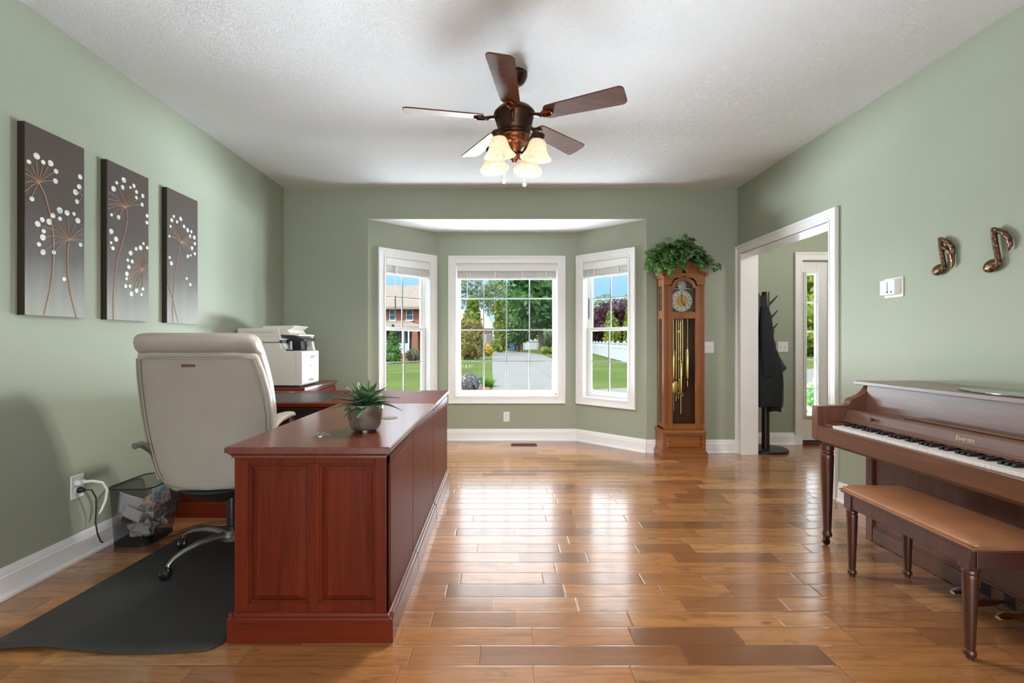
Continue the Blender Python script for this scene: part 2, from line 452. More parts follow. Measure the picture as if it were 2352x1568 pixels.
# rear of the room: unseen wall, its broad opening made up to let in fill light
rw = MB().box(XL, YF - .14, 0, -1.9, YF, H).box(2.1, YF - .14, 0, XR, YF, H).box(-1.9, YF - .14, 2.3, 2.1, YF, H)
struct('wall_rear', rw, SAGE, smooth=False)

# hall
SLX0, SLX1, SLZ = 3.393, 3.70, 2.068
struct('wall_hall_back', MB().box(XR + .15, HY1, 0, SLX0, HY1 + .12, H).box(SLX0, HY1, SLZ, SLX1, HY1 + .12, H).box(SLX1, HY1, 0, HX1, HY1 + .12, H), SAGE, smooth=False)
struct('wall_hall_right', MB().box(HX1, HY0, 0, HX1 + .12, HY1 + .12, H), SAGE, smooth=False)
struct('wall_hall_front', MB().box(XR + .15, HY0 - .12, 0, HX1 + .12, HY0, H), SAGE, smooth=False)

# baseboards
BBP = [(0, 0), (-.026, 0), (-.026, .012), (-.019, .022), (-.016, .030), (-.016, .100), (-.012, .106), (-.012, .118), (-.007, .128), (-.005, .140), (0, .140)]
def baseboard(name, p0, p1, inward):
    d = Vector((p1[0] - p0[0], p1[1] - p0[1], 0)); L = d.length
    F = frame((p0[0], p0[1], 0), d, (-inward[0], -inward[1], 0))
    return struct(name, MB(F).prism(BBP, 0, L, 'x'), TRIM, angle=30)
baseboard('baseboard_left', (XL, YF), (XL, YB), (1, 0))
baseboard('baseboard_back_left', (XL, YB), (BX0, YB), (0, -1))
baseboard('baseboard_bay_left', (BX0, YB), (CX0, CY), (-nl.x, -nl.y))
baseboard('baseboard_bay_center', (CX0, CY), (CX1, CY), (0, -1))
baseboard('baseboard_bay_right', (CX1, CY), (BX1, YB), (-nr.x, -nr.y))
baseboard('baseboard_back_right', (BX1, YB), (XR - .02, YB), (0, -1))
baseboard('baseboard_right', (XR, YF), (XR, DY0 - .1), (-1, 0))
baseboard('baseboard_hall', (XR + .15, HY1), (SLX0 - .09, HY1), (0, -1))

# casing of the opening in the right wall: profile swept along legs and head
def casing_u(F, a, b, z1, w, bottom=None):
    """casing boxes round an opening, room side at y<0: a,b inner edges, z1 inner top"""
    m = MB(F)
    z0 = 0 if bottom is None else bottom - w
    for (q0, q1, t) in ((0, w - .002, .016), (w * .72, w - .001, .026), (w * .08, w * .22, .020), (w * .86, w, .030)):
        e0 = bottom - q1 if bottom is not None else 0
        m.box(a - q1, -t, e0, a - q0, 0, z1 + q1)
        m.box(b + q0, -t, e0, b + q1, 0, z1 + q1)
        m.box(a - q0, -t, z1 + q0, b + q0, 0, z1 + q1)
        if bottom is not None:
            m.box(a - q0, -t, bottom - q1, b + q0, 0, bottom - q0)
    return m
F_DR = frame((XR, 0, 0), (0, -1, 0), (1, 0, 0))   # x = -Y
trim = casing_u(F_DR, -DY1, -DY0, DZ, .094)
trim.M = None
trim.box(XR - .016, DY1 - .001, 0, XR + .166, DY1 + .018, DZ + .018).box(XR - .016, DY0 - .018, 0, XR + .166, DY0 + .001, DZ + .018).box(XR - .016, DY0 - .018, DZ - .001, XR + .166, DY1 + .018, DZ + .018)
struct('trim_1', trim, TRIM, bevel=.003, smooth=False)

# ------------------------------------------------------------------ windows
def window(name, F, a, b, kind):
    root = bpy.data.objects.new(name, None); COL.objects.link(root); root['kind'] = 'structure'
    c = F @ Vector(((a + b) / 2, 0, WZ0)); root.location = c; ORI[root.name] = tuple(c)
    ia, ib, z0, z1 = a + CW, b - CW, WZ0 + CW, WZ1 - CW
    obj('window_casing', casing_u(F, ia, ib, z1, CW, bottom=z0), TRIM, root, bevel=.003, smooth=False)
    j = MB(F); D = .15
    j.box(ia - .012, -.004, z0 - .012, ia, D, z1 + .012).box(ib, -.004, z0 - .012, ib + .012, D, z1 + .012).box(ia, -.004, z1, ib, D, z1 + .012).box(ia, -.004, z0 - .012, ib, D, z0)
    j.box(ia, .085, z0, ia + .014, D, z1).box(ib - .014, .085, z0, ib, D, z1).box(ia, .085, z0, ib, D, z0 + .016)
    obj('window_jamb', j, TRIM, root, bevel=.002, smooth=False)
    def sash(x0, x1, s0, s1, y0, y1, st, rb, rt, cols, rows, nm):
        s = MB(F)
        s.box(x0, y0, s0, x0 + st, y1, s1).box(x1 - st, y0, s0, x1, y1, s1).box(x0 + st, y0, s0, x1 - st, y1, s0 + rb).box(x0 + st, y0, s1 - rt, x1 - st, y1, s1)
        sh = obj('sash', s, TRIM, root, bevel=.003, smooth=False)
        g0, g1, h0, h1 = x0 + st, x1 - st, s0 + rb, s1 - rt
        ym = (y0 + y1) / 2
        obj('window_pane', MB(F).box(g0 - .004, ym - .003, h0 - .004, g1 + .004, ym + .003, h1 + .004), GLASS, sh, smooth=False)
        mm = MB(F); mw = .0068
        for k in range(1, cols):
            x = g0 + (g1 - g0) * k / cols; mm.box(x - mw, ym - .010, h0, x + mw, ym + .010, h1)
        for zz in rows:
            mm.box(g0, ym - .009, zz - mw, g1, ym + .009, zz + mw)
        obj('muntin', mm, MUNT, sh, bevel=.002, smooth=False)
    e = .014
    if kind == 'fixed':
        zr = [.5765 + (1.6585 - .5765) / 3 * k * 1.0 for k in (1, 2, 3)]
        sash(ia + e, ib - e, z0 + .016, z1, .095, .135, .030, .034, .045, 4, [.926, 1.300, 1.674], 0)
    else:
        zm = 1.300
        sash(ia + e, ib - e, zm - .018, z1, .105, .135, .032, .036, .045, 2, [1.655], 0)
        sash(ia + e, ib - e, z0 + .016, zm + .020, .070, .102, .040, .050, .038, 2, [.930], 1)
    return root
window('window_1', F_L, wl_a, wl_b, 'hung')
window('window_2', F_C, wc_a, wc_b, 'fixed')
window('window_3', F_R, wr_a, wr_b, 'hung')

def blind(F, a, b, label, wand_x, tapes):
    ia, ib, z1 = a + CW + .004, b - CW - .004, WZ1 - CW
    c = F @ Vector(((ia + ib) / 2, .035, z1 - .18))
    t = thing('window_blind', label, 'blind', tuple(c), 'raised blinds in the bay windows')
    obj('valance', MB(F).box(ia, -.012, z1 - .085, ib, .0, z1 - .004).box(ia, -.018, z1 - .016, ib, .0, z1 - .004).box(ia, -.016, z1 - .085, ib, .0, z1 - .077), BLIND_W, t, bevel=.003, smooth=False)
    obj('head_rail', MB(F).box(ia + .004, .002, z1 - .05, ib - .004, .052, z1 - .003), BLIND_W, t, smooth=False)
    s = MB(F); zt = z1 - .082; n = 15
    for k in range(n):
        z = zt - .0046 * k; s.box(ia + .006, .004 + .002 * (k % 3), z - .0034, ib - .006, .052 + .002 * (k % 2), z)
    obj('slat_stack', s, BLIND_W, t, smooth=False)
    obj('bottom_rail', MB(F).box(ia + .006, .002, zt - .094, ib - .006, .054, zt - .072), BLIND_W, t, bevel=.003, smooth=False)
    for x in tapes: obj('ladder_tape', MB(F).box(ia + x - .008, .0005, zt - .096, ia + x + .008, .003, zt + .01), BLIND_W, t, smooth=False)
    wd = MB(F).tube([(ia + wand_x, -.004, z1 - .08), (ia + wand_x, -.003, z1 - .30), (ia + wand_x, -.002, 1.66)], .0035, 8)
    obj('tilt_wand', wd, PLASTIC_W, t)
    obj('wand_tip', MB(F).lathe([(.0035, 0), (.006, -.02), (.0075, -.2), (.006, -.24), (.002, -.25)], (ia + wand_x, -.002, 1.66), 10), plain('smoked_wand_tip', (.05, .045, .04), .3), t)
    return t
blind(F_C, wc_a, wc_b, 'raised white slatted blind across the top of the wide centre bay window', .125, (.16, .45, .77, 1.05))
blind(F_L, wl_a, wl_b, 'raised white slatted blind in the bay window beside the desks', .12, (.14, .44))
blind(F_R, wr_a, wr_b, 'raised white slatted blind in the bay window nearest the tall clock', .07, (.14, .44))

# hall sidelight beside the front door
dr1 = bpy.data.objects.new('door_1', None); COL.objects.link(dr1); dr1['kind'] = 'structure'
dr1.location = (3.51, HY1, 0); ORI['door_1'] = (3.51, HY1, 0)
F_H = frame((0, HY1, 0), (1, 0, 0), (0, 1, 0))
obj('door_casing', casing_u(F_H, SLX0, 4.45, SLZ, .09), TRIM, dr1, bevel=.003, smooth=False)
g = (3.451, 3.576, .330, 1.919)
slab = MB().box(SLX0, HY1 + .03, .047, g[0], HY1 + .075, SLZ).box(g[1], HY1 + .03, .047, SLX1, HY1 + .075, SLZ).box(g[0], HY1 + .03, .047, g[1], HY1 + .075, g[2]).box(g[0], HY1 + .03, g[3], g[1], HY1 + .075, SLZ)
obj('door_panel', slab, TRIM, dr1, bevel=.002, smooth=False)
fr = MB()
for (q, tt) in ((.026, .018), (.014, .028)):
    fr.box(g[0] - q, HY1 + .03 - tt, g[2] - q, g[0], HY1 + .03, g[3] + q).box(g[1], HY1 + .03 - tt, g[2] - q, g[1] + q, HY1 + .03, g[3] + q).box(g[0], HY1 + .03 - tt, g[2] - q, g[1], HY1 + .03, g[2]).box(g[0], HY1 + .03 - tt, g[3], g[1], HY1 + .03, g[3] + q)
obj('lite_frame', fr, TRIM, dr1, bevel=.003, smooth=False)
obj('window_pane', MB().box(g[0], HY1 + .048, g[2], g[1], HY1 + .054, g[3]), GLASS, dr1, smooth=False)
mm = MB()
for z in (1.604, 1.277, .95, .63): mm.box(g[0], HY1 + .040, z - .008, g[1], HY1 + .062, z + .008)
obj('muntin', mm, TRIM, dr1, smooth=False)
obj('threshold', MB().box(SLX0, HY1 - .01, 0.0, SLX1, HY1 + .075, .030), OAK_D, dr1, bevel=.003, smooth=False)
obj('weather_strip', MB().box(SLX0, HY1 + .035, .030, SLX1, HY1 + .07, .047), BLACK_M, dr1, smooth=False)
hall_d = bpy.data.lights.new('hall_fill_light', 'POINT'); hall_l = bpy.data.objects.new('hall_fill_light', hall_d); COL.objects.link(hall_l)  # unseen fill light added to brighten the hall, without a fixture
hall_l.location = (3.7, 3.9, 2.45); hall_d.energy = 40; hall_d.shadow_soft_size = .15; hall_d.color = (1, .95, .88)

# ------------------------------------------------------------------ small wall fittings
def plate(F, w, h, label, cat, group=None, kind='outlet', name='wall_outlet'):
    o = F @ Vector((0, 0, 0))
    t = thing(name, label, cat, tuple(o), group)
    obj('cover_plate', MB(F).box(-w / 2, -.006, -h / 2, w / 2, 0, h / 2), PLASTIC_W, t, bevel=.003)
    if kind == 'outlet':
        for s in (1, -1):
            r = obj('receptacle', MB(F).lathe([(.0165, -.006), (.0165, -.0085), (.014, -.009)], (0, 0, s * .02), 20, 'y'), PLASTIC_W, t)
            obj('slot', MB(F).box(-.0075, -.0095, s * .02 - .001, -.0055, -.0088, s * .02 + .008).box(.0055, -.0095, s * .02, .0075, -.0088, s * .02 + .008).box(-.002, -.0095, s * .02 - .010, .002, -.0088, s * .02 - .006), BLACK_M, r, smooth=False)
    else:
        for s in (-.023, .023):
            obj('toggle', MB(F).box(s - .005, -.008, -.012, s + .005, -.005, .012).box(s - .004, -.018, -.002, s + .004, -.006, .009), PLASTIC_W, t, bevel=.0015)
    return t
plate(frame((.084, CY, .282), (1, 0, 0), (0, 1, 0)), .072, .117, 'white double outlet low on the bay wall under the centre window', 'outlet')
plate(frame((XL, 2.541, .392), (0, 1, 0), (-1, 0, 0)), .078, .124, 'white double outlet on the left wall with two plugs in it', 'outlet')
plate(frame((2.172, YB, 1.098), (1, 0, 0), (0, 1, 0)), .117, .118, 'white double light switch on the wall beside the tall clock', 'switch', kind='switch', name='light_switch')
plate(frame((3.178, HY1, 1.098), (1, 0, 0), (0, 1, 0)), .117, .118, 'white double light switch in the hall behind the coat rack', 'switch', kind='switch', name='light_switch')

# floor vent
t = thing('floor_vent', 'brown slotted metal vent set in the floor below the centre window', 'vent', (.275, 5.38, 0))
obj('vent_frame', MB().box(.13, 5.325, 0, .42, 5.337, .006).box(.13, 5.423, 0, .42, 5.435, .006).box(.13, 5.337, 0, .142, 5.423, .006).box(.408, 5.337, 0, .42, 5.423, .006), BRONZE, t, bevel=.002, smooth=False)
vv = MB()
for k in range(18): vv.box(.146 + k * .0148, 5.337, .001, .151 + k * .0148, 5.423, .005)
vv.box(.142, 5.376, .001, .408, 5.384, .0055)
obj('grille', vv, BRONZE, t, smooth=False)
obj('duct_dark', MB().box(.142, 5.337, .0002, .408, 5.423, .0008), BLACK_M, t, smooth=False)  # flat black sheet painted in for the dark below the grille

# thermostat on the right wall
F_W = frame((XR, 3.005, 1.497), (0, -1, 0), (1, 0, 0))
t = thing('thermostat', 'white wall thermostat with a lit screen beside the cased opening', 'thermostat', (XR, 3.005, 1.497))
obj('wall_plate', MB(F_W).box(-.070, -.007, -.062, .072, 0, .062), PLASTIC_W, t, bevel=.005)
obj('body', MB(F_W).prism([(-.074, -.007), (.052, -.007), (.046, -.036), (-.070, -.036)], -.045, .050, 'z'), PLASTIC_W, t, bevel=.003)
def screen_mat(name, c, s):
    m, nt, b = new_mat(name); setb(nt, b, color=(.02, .02, .02), rough=.2, ecol=c, estr=s); return m
sc_ = obj('screen', MB(F_W).box(-.064, -.0375, -.036, .042, -.036, .043), screen_mat('thermostat_screen', (.86, .93, 1.0), .85), t, smooth=False)
obj('display_bar', MB(F_W).box(-.012, -.0385, -.030, -.005, -.0375, .036), screen_mat('thermostat_bar', (.30, .52, .75), .5), sc_, smooth=False)
obj('display_icon', MB(F_W).box(-.014, -.0385, -.033, -.002, -.0375, -.023).box(.016, -.0385, -.033, .026, -.0375, -.023), screen_mat('thermostat_icon', (.06, .12, .25), .3), sc_, smooth=False)

# ------------------------------------------------------------------ music notes on the right wall
def note_mat():
    m, nt, b = new_mat('mottled_copper_relief')
    n = nd(nt, 'TexNoise', {'Vector': ocoord(nt), 'Scale': 130.0, 'Detail': 4.0})
    n2 = nd(nt, 'TexNoise', {'Vector': ocoord(nt), 'Scale': 60.0, 'Detail': 3.0})
    setb(nt, b, color=ramp(nt, n.outputs[0], [(.36, (.022, .013, .008)), (.52, (.10, .042, .018)), (.66, (.33, .20, .10))]), rough=.35, metal=.6, normal=bump(nt, n2.outputs[0], .8, .004))
    return m
NOTE = note_mat()
def music_note(y, z, sc, label, double):
    F = frame((XR, y, z), (0, -1, 0), (1, 0, 0)) @ Matrix.Diagonal((sc, sc, sc, 1))
    t = thing('music_note_decoration', label, 'wall decoration', (XR, y, z), 'music note wall ornaments')
    h = MB(F); rings = []
    for k in range(1, 10):
        a = PI * k / 10; rings.append([(-.033 + .046 * math.sin(a) * math.cos(q) * math.cos(.35) - .033 * math.sin(a) * math.sin(q) * math.sin(.35), -.020 - .020 * math.cos(a), -.078 + .046 * math.sin(a) * math.cos(q) * math.sin(.35) + .033 * math.sin(a) * math.sin(q) * math.cos(.35)) for q in [2 * PI * i / 20 for i in range(20)]])
    h.loft(rings); obj('note_head', h, NOTE, t)
    obj('stem', MB(F).tube([(.002, -.020, -.082), (-.002, -.022, -.03), (-.014, -.024, .05), (-.020, -.024, .116)], [.014, .0125, .0125, .0135], 12), NOTE, t)
    def flag(dz, l):
        return MB(F).tube([(-.022, -.024, .112 + dz), (.004, -.024, .098 + dz), (.032, -.022, .078 + dz), (.052, -.02, .045 + dz), (.056, -.018, .012 + dz - l), (.046, -.017, -.012 + dz - l)], [.011, .0125, .0135, .013, .010, .004], 10)
    obj('flag', flag(0, 0), NOTE, t)
    if double: obj('flag', flag(-.048, .016), NOTE, t)
    return t
music_note(2.650, 1.632, .90, 'mottled copper music note with two flags, near the thermostat', True)
music_note(2.360, 1.612, .95, 'mottled copper music note with one flag, above the piano lid', False)

# ------------------------------------------------------------------ three wall panels (mm on each panel: discs, stems, rays)
ART = [(2.229,[(17,718,11),(55,760,16),(88,743,11),(126,752,15),(155,723,12),(152,673,13),(32,549,12),(292,742,13),(286,689,13),(265,653,15),(273,607,12),(175,534,16),(216,533,14),(255,537,10),(138,498,13),(176,492,11),(83,464,12),(119,463,15),(278,509,15),(60,438,14),(90,410,11),(86,379,15),(66,342,11),(295,386,11),(87,308,14),(143,317,11),(199,192,11)],[[(66,637),(98,582),(121,509),(139,410),(143,321),(139,232),(125,134),(92,-1)],[(226,396),(218,320),(219,228),(235,123),(270,1)]],[((66,637),[(27,709),(53,740),(85,731),(115,738),(145,716),(139,670),(32,561),(-1,681),(-1,657),(-1,615),(-1,573)]),((226,396),[(150,492),(186,484),(219,520),(263,492),(308,478),(308,449),(308,410),(286,395),(74,432),(101,386),(98,322),(150,330)]),((306,677),[(298,689),(280,653)]),((306,646),[(280,653),(286,611)])]),(2.696,[(118,824,16),(66,791,10),(109,778,14),(44,749,16),(195,815,13),(168,797,9),(216,785,12),(268,777,13),(215,751,10),(263,721,13),(29,596,10),(79,595,13),(304,663,12),(302,620,12),(27,502,15),(61,465,15),(26,437,9),(39,409,12),(273,483,10),(304,463,11),(249,452,15),(213,439,12),(170,405,15),(148,359,10),(182,357,12),(156,320,13),(141,277,14),(138,248,10),(132,203,12),(165,207,10),(177,162,15),(217,185,14),(268,201,11),(257,165,9)],[[(136,669),(147,597),(113,474),(69,352),(48,219),(42,116),(42,-1)],[(270,321),(317,269)]],[((136,669),[(5,719),(5,679),(5,647),(5,624),(37,603),(85,607),(71,781),(106,769),(133,815),(165,789),(191,802),(210,772),(260,764),(252,715)]),((270,321),[(176,397),(217,430),(252,443),(279,476),(298,452),(316,418),(317,380),(188,350),(164,315),(150,277),(145,245),(141,206),(170,210),(184,173),(220,191),(260,204)]),((8,485),[(21,497),(58,464)]),((8,409),[(21,433),(37,411)])]),(3.183,[(63,724,10),(42,693,14),(133,724,15),(96,695,11),(30,648,10),(168,681,13),(207,663,15),(248,662,11),(234,628,12),(281,628,15),(20,580,9),(288,585,12),(256,546,14),(287,512,12),(210,479,13),(241,492,9),(22,438,10),(39,402,14),(197,320,10),(236,282,12)],[[(133,561),(104,462),(71,314),(51,129),(54,4)],[(4,270),(51,169),(108,7)]],[((133,561),[(29,580),(36,642),(51,686),(69,719),(99,688),(130,716),(165,674),(202,655),(229,624),(270,622),(278,583),(246,549),(273,512),(207,483)])])]
def ombre_mat():
    m, nt, b = new_mat('brown_to_silver_panel')
    t = nd(nt, 'TexCoord'); sp = nd(nt, 'SeparateXYZ', {0: t.outputs['Object']})
    n = nd(nt, 'TexNoise', {'Vector': ocoord(nt, (20, 20, 2)), 'Scale': 1.0, 'Detail': 5.0})
    f = mth(nt, 'ADD', sp.outputs[2], mth(nt, 'MULTIPLY', mth(nt, 'SUBTRACT', n.outputs[0], .5), .16))
    g = nd(nt, 'MapRange', {0: f, 1: 0.0, 2: .5, 3: 0.0, 4: 1.0}).outputs[0]
    c = ramp(nt, g, [(0.0, (.27, .275, .24)), (.30, (.19, .18, .155)), (.62, (.075, .055, .045)), (1.0, (.052, .031, .022))])
    setb(nt, b, color=c, rough=.5)
    return m
OMBRE = ombre_mat(); PANEL_EDGE = plain('panel_edge_dark', (.022, .012, .008), .5)
STEMC = plain('carved_stem', (.42, .25, .16), .6, .1)
def shell_mat():
    m, nt, b = new_mat('shell_inlay')
    n = nd(nt, 'TexNoise', {'Vector': ocoord(nt, (30, 30, 60)), 'Scale': 1.0, 'Detail': 2.0})
    setb(nt, b, color=ramp(nt, n.outputs[0], [(.38, (.50, .60, .55)), (.5, (.78, .78, .70)), (.62, (.85, .84, .80))]), rough=.22)
    return m
SHELL = shell_mat()
ALAB = ['dark brown canvas panel with two tall flower stems, the one closest to the viewer', 'middle brown panel of three with white seed heads on the left wall', 'brown panel with a single round flower head, nearest the bay corner']
for (y0, discs, stems, rays), lab in zip(ART, ALAB):
    PWD = .318 if y0 < 3 else .322
    XF = XL + .035
    t = thing('wall_art_panel', lab, 'wall art', (XL, y0 + PWD / 2, 1.284), 'brown flower panels on the left wall')
    z1 = 1.284 + .902
    obj('panel_face', MB().box(XL + .004, y0, 1.284, XF, y0 + PWD, z1), OMBRE, t, bevel=.0015, smooth=False)
    obj('panel_edge', MB().box(XL, y0 - .0015, 1.284, XF - .0015, y0, z1).box(XL, y0 + PWD, 1.284, XF - .0015, y0 + PWD + .0015, z1), PANEL_EDGE, t, smooth=False)
    P = lambda p: (XF + .0012, y0 + p[0] / 1000, 1.284 + p[1] / 1000)
    s = MB()
    for st in stems: s.tube([P(p) for p in st], .0026, 6)
    for c, ends in rays:
        for e in ends:
            mid = ((c[0] + e[0]) / 2 + (e[0] - c[0]) * .05, (c[1] + e[1]) / 2 + abs(e[0] - c[0]) * .10)
            s.tube([P(c), P(mid), P(e)], .0014, 5)
    obj('carved_stems', s, STEMC, t)
    d = MB()
    for (a, b_, r) in discs:
        q = P((a, b_)); d.lathe([(r / 1000, 0), (r / 1000 * .98, .0015), (r / 1000 * .8, .0022)], (XF + .0005, q[1], q[2]), 14, 'x')
    obj('shell_inlays', d, SHELL, t)

# ------------------------------------------------------------------ ceiling fan
FX, FY = .09, 2.86
fan = thing('ceiling_fan', 'bronze five-blade ceiling fan with four lit glass shades', 'ceiling fan', (FX, FY, H))
obj('canopy', MB().lathe([(.078, 0), (.078, -.012), (.072, -.03), (.058, -.052), (.034, -.068), (.02, -.074)], (FX, FY, H), 36), BRONZE, fan)
obj('downrod', MB().lathe([(.014, -.06), (.014, -.20)], (FX, FY, H), 16).lathe([(.014, 0), (.03, -.006), (.034, -.02), (.03, -.03)], (FX, FY, 2.575), 24), BRONZE, fan)
obj('motor_housing', MB().lathe([(.02, 2.56), (.07, 2.557), (.100, 2.545), (.122, 2.522), (.124, 2.512), (.119, 2.506), (.115, 2.500), (.108, 2.462), (.098, 2.425), (.093, 2.405), (.090, 2.402), (.094, 2.397), (.092, 2.388), (.086, 2.385)], (FX, FY, 0), 48), BRONZE, fan)
kit = obj('light_kit', MB().lathe([(.086, 2.387), (.090, 2.378), (.088, 2.366), (.078, 2.352), (.074, 2.346), (.074, 2.340), (.060, 2.336), (.050, 2.330), (.044, 2.318), (.034, 2.298), (.029, 2.285), (.031, 2.276), (.036, 2.268), (.034, 2.258), (.024, 2.248), (.016, 2.238), (.012, 2.23), (.004, 2.224)], (FX, FY, 0), 40), COPPER, fan)
def blade_outline():
    pts = []
    L0, L1, w0, w1 = .185, .655, .056, .072
    for k in range(7):
        a = PI / 2 + (PI) * k / 6; pts.append((L0 + .03 + .03 * math.cos(a) * 1.0, w0 * math.sin(a) if k not in (0, 6) else w0 * math.sin(a)))
    for k in range(7):
        a = -PI / 2 + (PI / 2) * k / 6; pts.append((L1 - .03 + .03 * math.cos(a), -w1 + .03 + .03 * math.sin(a)))
    for k in range(7):
        a = (PI / 2) * k / 6; pts.append((L1 - .03 + .03 * math.cos(a), w1 - .03 + .03 * math.sin(a)))
    return pts
ZBL = 2.487
for k in range(5):
    A = math.radians(-98 + 72 * k)
    R0 = Matrix.Translation((FX, FY, ZBL)) @ Matrix.Rotation(A, 4, 'Z')
    Mx = R0 @ Matrix.Rotation(math.radians(-13), 4, 'X')
    b = MB(Mx).prism(blade_outline(), -.003, .004, 'z')
    bl = obj('fan_blade', b, BLADE, fan, bevel=.002)
    i = MB(R0)
    i.tube([(.088, 0, -.055), (.100, 0, -.020), (.115, 0, .002), (.14, 0, .000), (.17, 0, -.010)], [.014, .014, .012, .010, .013], 10)
    obj('blade_arm', i, BRONZE, bl)
    md = MB(Mx)
    ring = [[(.205 + (.040 + dr) * math.cos(q), (.027 + dr * .7) * math.sin(q), dz) for q in [2 * PI * n_ / 28 for n_ in range(28)]] for dr, dz in ((0, -.003), (0, -.013), (-.006, -.017), (-.012, -.014), (-.012, -.003))]
    md.loft(ring, True)
    obj('medallion', md, COPPER if k in (0, 1) else BRONZE, bl)
def shade_mat():
    m = bpy.data.materials.new('alabaster_lamp_glass'); m.use_nodes = True
    nt = m.node_tree; nt.nodes.clear()
    n = nd(nt, 'TexNoise', {'Vector': ocoord(nt), 'Scale': 38.0, 'Detail': 4.0, 'Distortion': 2.0})
    c = ramp(nt, n.outputs[0], [(.35, (.80, .70, .57)), (.65, (.95, .90, .80))])
    d = nd(nt, 'BsdfDiffuse', {0: c}); tr = nd(nt, 'BsdfTranslucent', {0: c})
    gl = nd(nt, 'BsdfGlossy', {'Roughness': .15, 'Color': (1, 1, 1, 1)})
    e = nd(nt, 'Emission', {0: mixc(nt, 1.0, c, (1.0, .86, .70), 'MULTIPLY'), 1: SHADE_GLOW})
    m1 = nd(nt, 'MixShader', {0: .55, 1: d.outputs[0], 2: tr.outputs[0]})
    m2 = nd(nt, 'MixShader', {0: .05, 1: m1.outputs[0], 2: gl.outputs[0]})
    a = nd(nt, 'AddShader', {0: m2.outputs[0], 1: e.outputs[0]})
    nd(nt, 'OutputMaterial', {0: a.outputs[0]})
    return m
SHADE_GLOW = .22
BULB_POWER = 42
LSH = shade_mat()
mb_, nt_, b_ = new_mat('lit_bulb'); setb(nt_, b_, color=(1, 1, 1), ecol=(1, .9, .74), estr=2.2); BULB = mb_
for k in range(4):
    A = math.radians(54 + 90 * k + 180)
    ca, sa = math.cos(A), math.sin(A)
    R = .165
    cx, cy_ = FX + R * ca, FY + R * sa
    def Q(r, z): return (FX + r * ca, FY + r * sa, z)
    arm = obj('lamp_arm', MB().tube([Q(.030, 2.285), Q(.060, 2.272), Q(.085, 2.290), Q(.105, 2.330), Q(.130, 2.366), Q(.155, 2.372), Q(.166, 2.355)], [.008, .0085, .008, .0075, .0075, .0075, .008], 10), BRONZE if k else COPPER, fan)
    MT = Matrix.Translation((cx, cy_, 2.325)) @ Matrix.Rotation(math.radians(9), 4, Vector((-sa, ca, 0)))
    sk = MB(MT).lathe([(.006, .040), (.026, .036), (.036, .028), (.037, .018), (.031, .012), (.030, .002), (.033, -.006), (.030, -.010)], (0, 0, 0), 24)
    obj('lamp_socket', sk, BRONZE, arm)
    prof = [(.030, .000), (.040, -.006), (.048, -.018), (.053, -.034), (.057, -.050), (.0585, -.058), (.061, -.060), (.062, -.066), (.070, -.080), (.082, -.096), (.091, -.106), (.0915, -.109)]
    prof2 = [(r - .0035, z) for r, z in prof[::-1]]
    obj('lamp_shade', MB(MT).lathe(prof + [(.0895, -.110)] + prof2, (0, 0, 0), 36, cap=False), LSH, arm, angle=80)
    obj('bulb', MB(MT).lathe([(.009, -.012), (.012, -.03), (.0145, -.045), (.013, -.062), (.008, -.078), (.003, -.092), (.001, -.1)], (0, 0, 0), 14), BULB, arm)
    ld = bpy.data.lights.new('fan_bulb_light', 'SPOT'); ld.spot_size = math.radians(168); ld.spot_blend = .6; lo = bpy.data.objects.new('fan_bulb_light', ld); COL.objects.link(lo)
    lo.location = MT @ Vector((0, 0, -.128)); ld.energy = BULB_POWER * .8; ld.color = (1, .94, .87); ld.shadow_soft_size = .05
    pd2 = bpy.data.lights.new('fan_fill_glow', 'POINT'); po = bpy.data.objects.new('fan_fill_glow', pd2); COL.objects.link(po)
    po.location = MT @ Vector((0, 0, -.30)); pd2.energy = 1.0; pd2.color = (1, .90, .78); pd2.shadow_soft_size = .06  # extra point light added below each shade to brighten blades and ceiling
for (x, y, z, zt) in ((.027, 2.80, 2.094, 2.30), (.148, 2.82, 2.083, 2.30)):
    ch = obj('pull_chain', MB().tube([(x, y, z + .01), (x, y, zt)], .0012, 6), BRASS, fan)
    fob = MB()
    for q in range(5): fob.ball((x + .007 * math.cos(q * 1.2566), y + .0, z + .007 * math.sin(q * 1.2566)), (.0055, .004, .0055), 10, 6)
    fob.ball((x, y - .002, z), .005, 10, 6)
    obj('chain_fob', fob, BRASS, ch)

# ------------------------------------------------------------------ tall clock
ck = thing('longcase_clock', 'tall oak longcase clock with a brass pendulum and arched dial', 'clock', (1.83, 4.84, 0))
YC = 4.956
pl = MB().box(1.598, 4.712, 0, 2.056, YC, .055).prism([(1.598, .055), (2.056, .055), (2.046, .075), (1.608, .075)], 4.718, YC, 'y')
obj('plinth', pl, OAK_X, ck, bevel=.004, smooth=False)
bs = MB().box(1.615, 4.742, .075, 2.040, YC, .252)
bs.box(1.615, 4.728, .075, 1.650, 4.742, .252).box(2.005, 4.728, .075, 2.040, 4.742, .252).box(1.650, 4.728, .075, 2.005, 4.742, .100).box(1.650, 4.728, .230, 2.005, 4.742, .252).frustum(1.652, .102, 2.003, .228, 4.743, .018, 4.736)
obj('base_box', bs, OAK_X, ck, bevel=.003, smooth=False)
obj('base_moulding', MB().prism([(4.722, .252), (4.722, .262), (4.735, .272), (4.752, .284), (YC, .284), (YC, .252)], 1.606, 2.049, 'x'), OAK_X, ck, bevel=.002, smooth=False)
TX0, TX1, TYF = 1.634, 2.034, 4.770
tk = MB()
tk.box(TX0, YC - .012, .284, TX1, YC, 1.80)
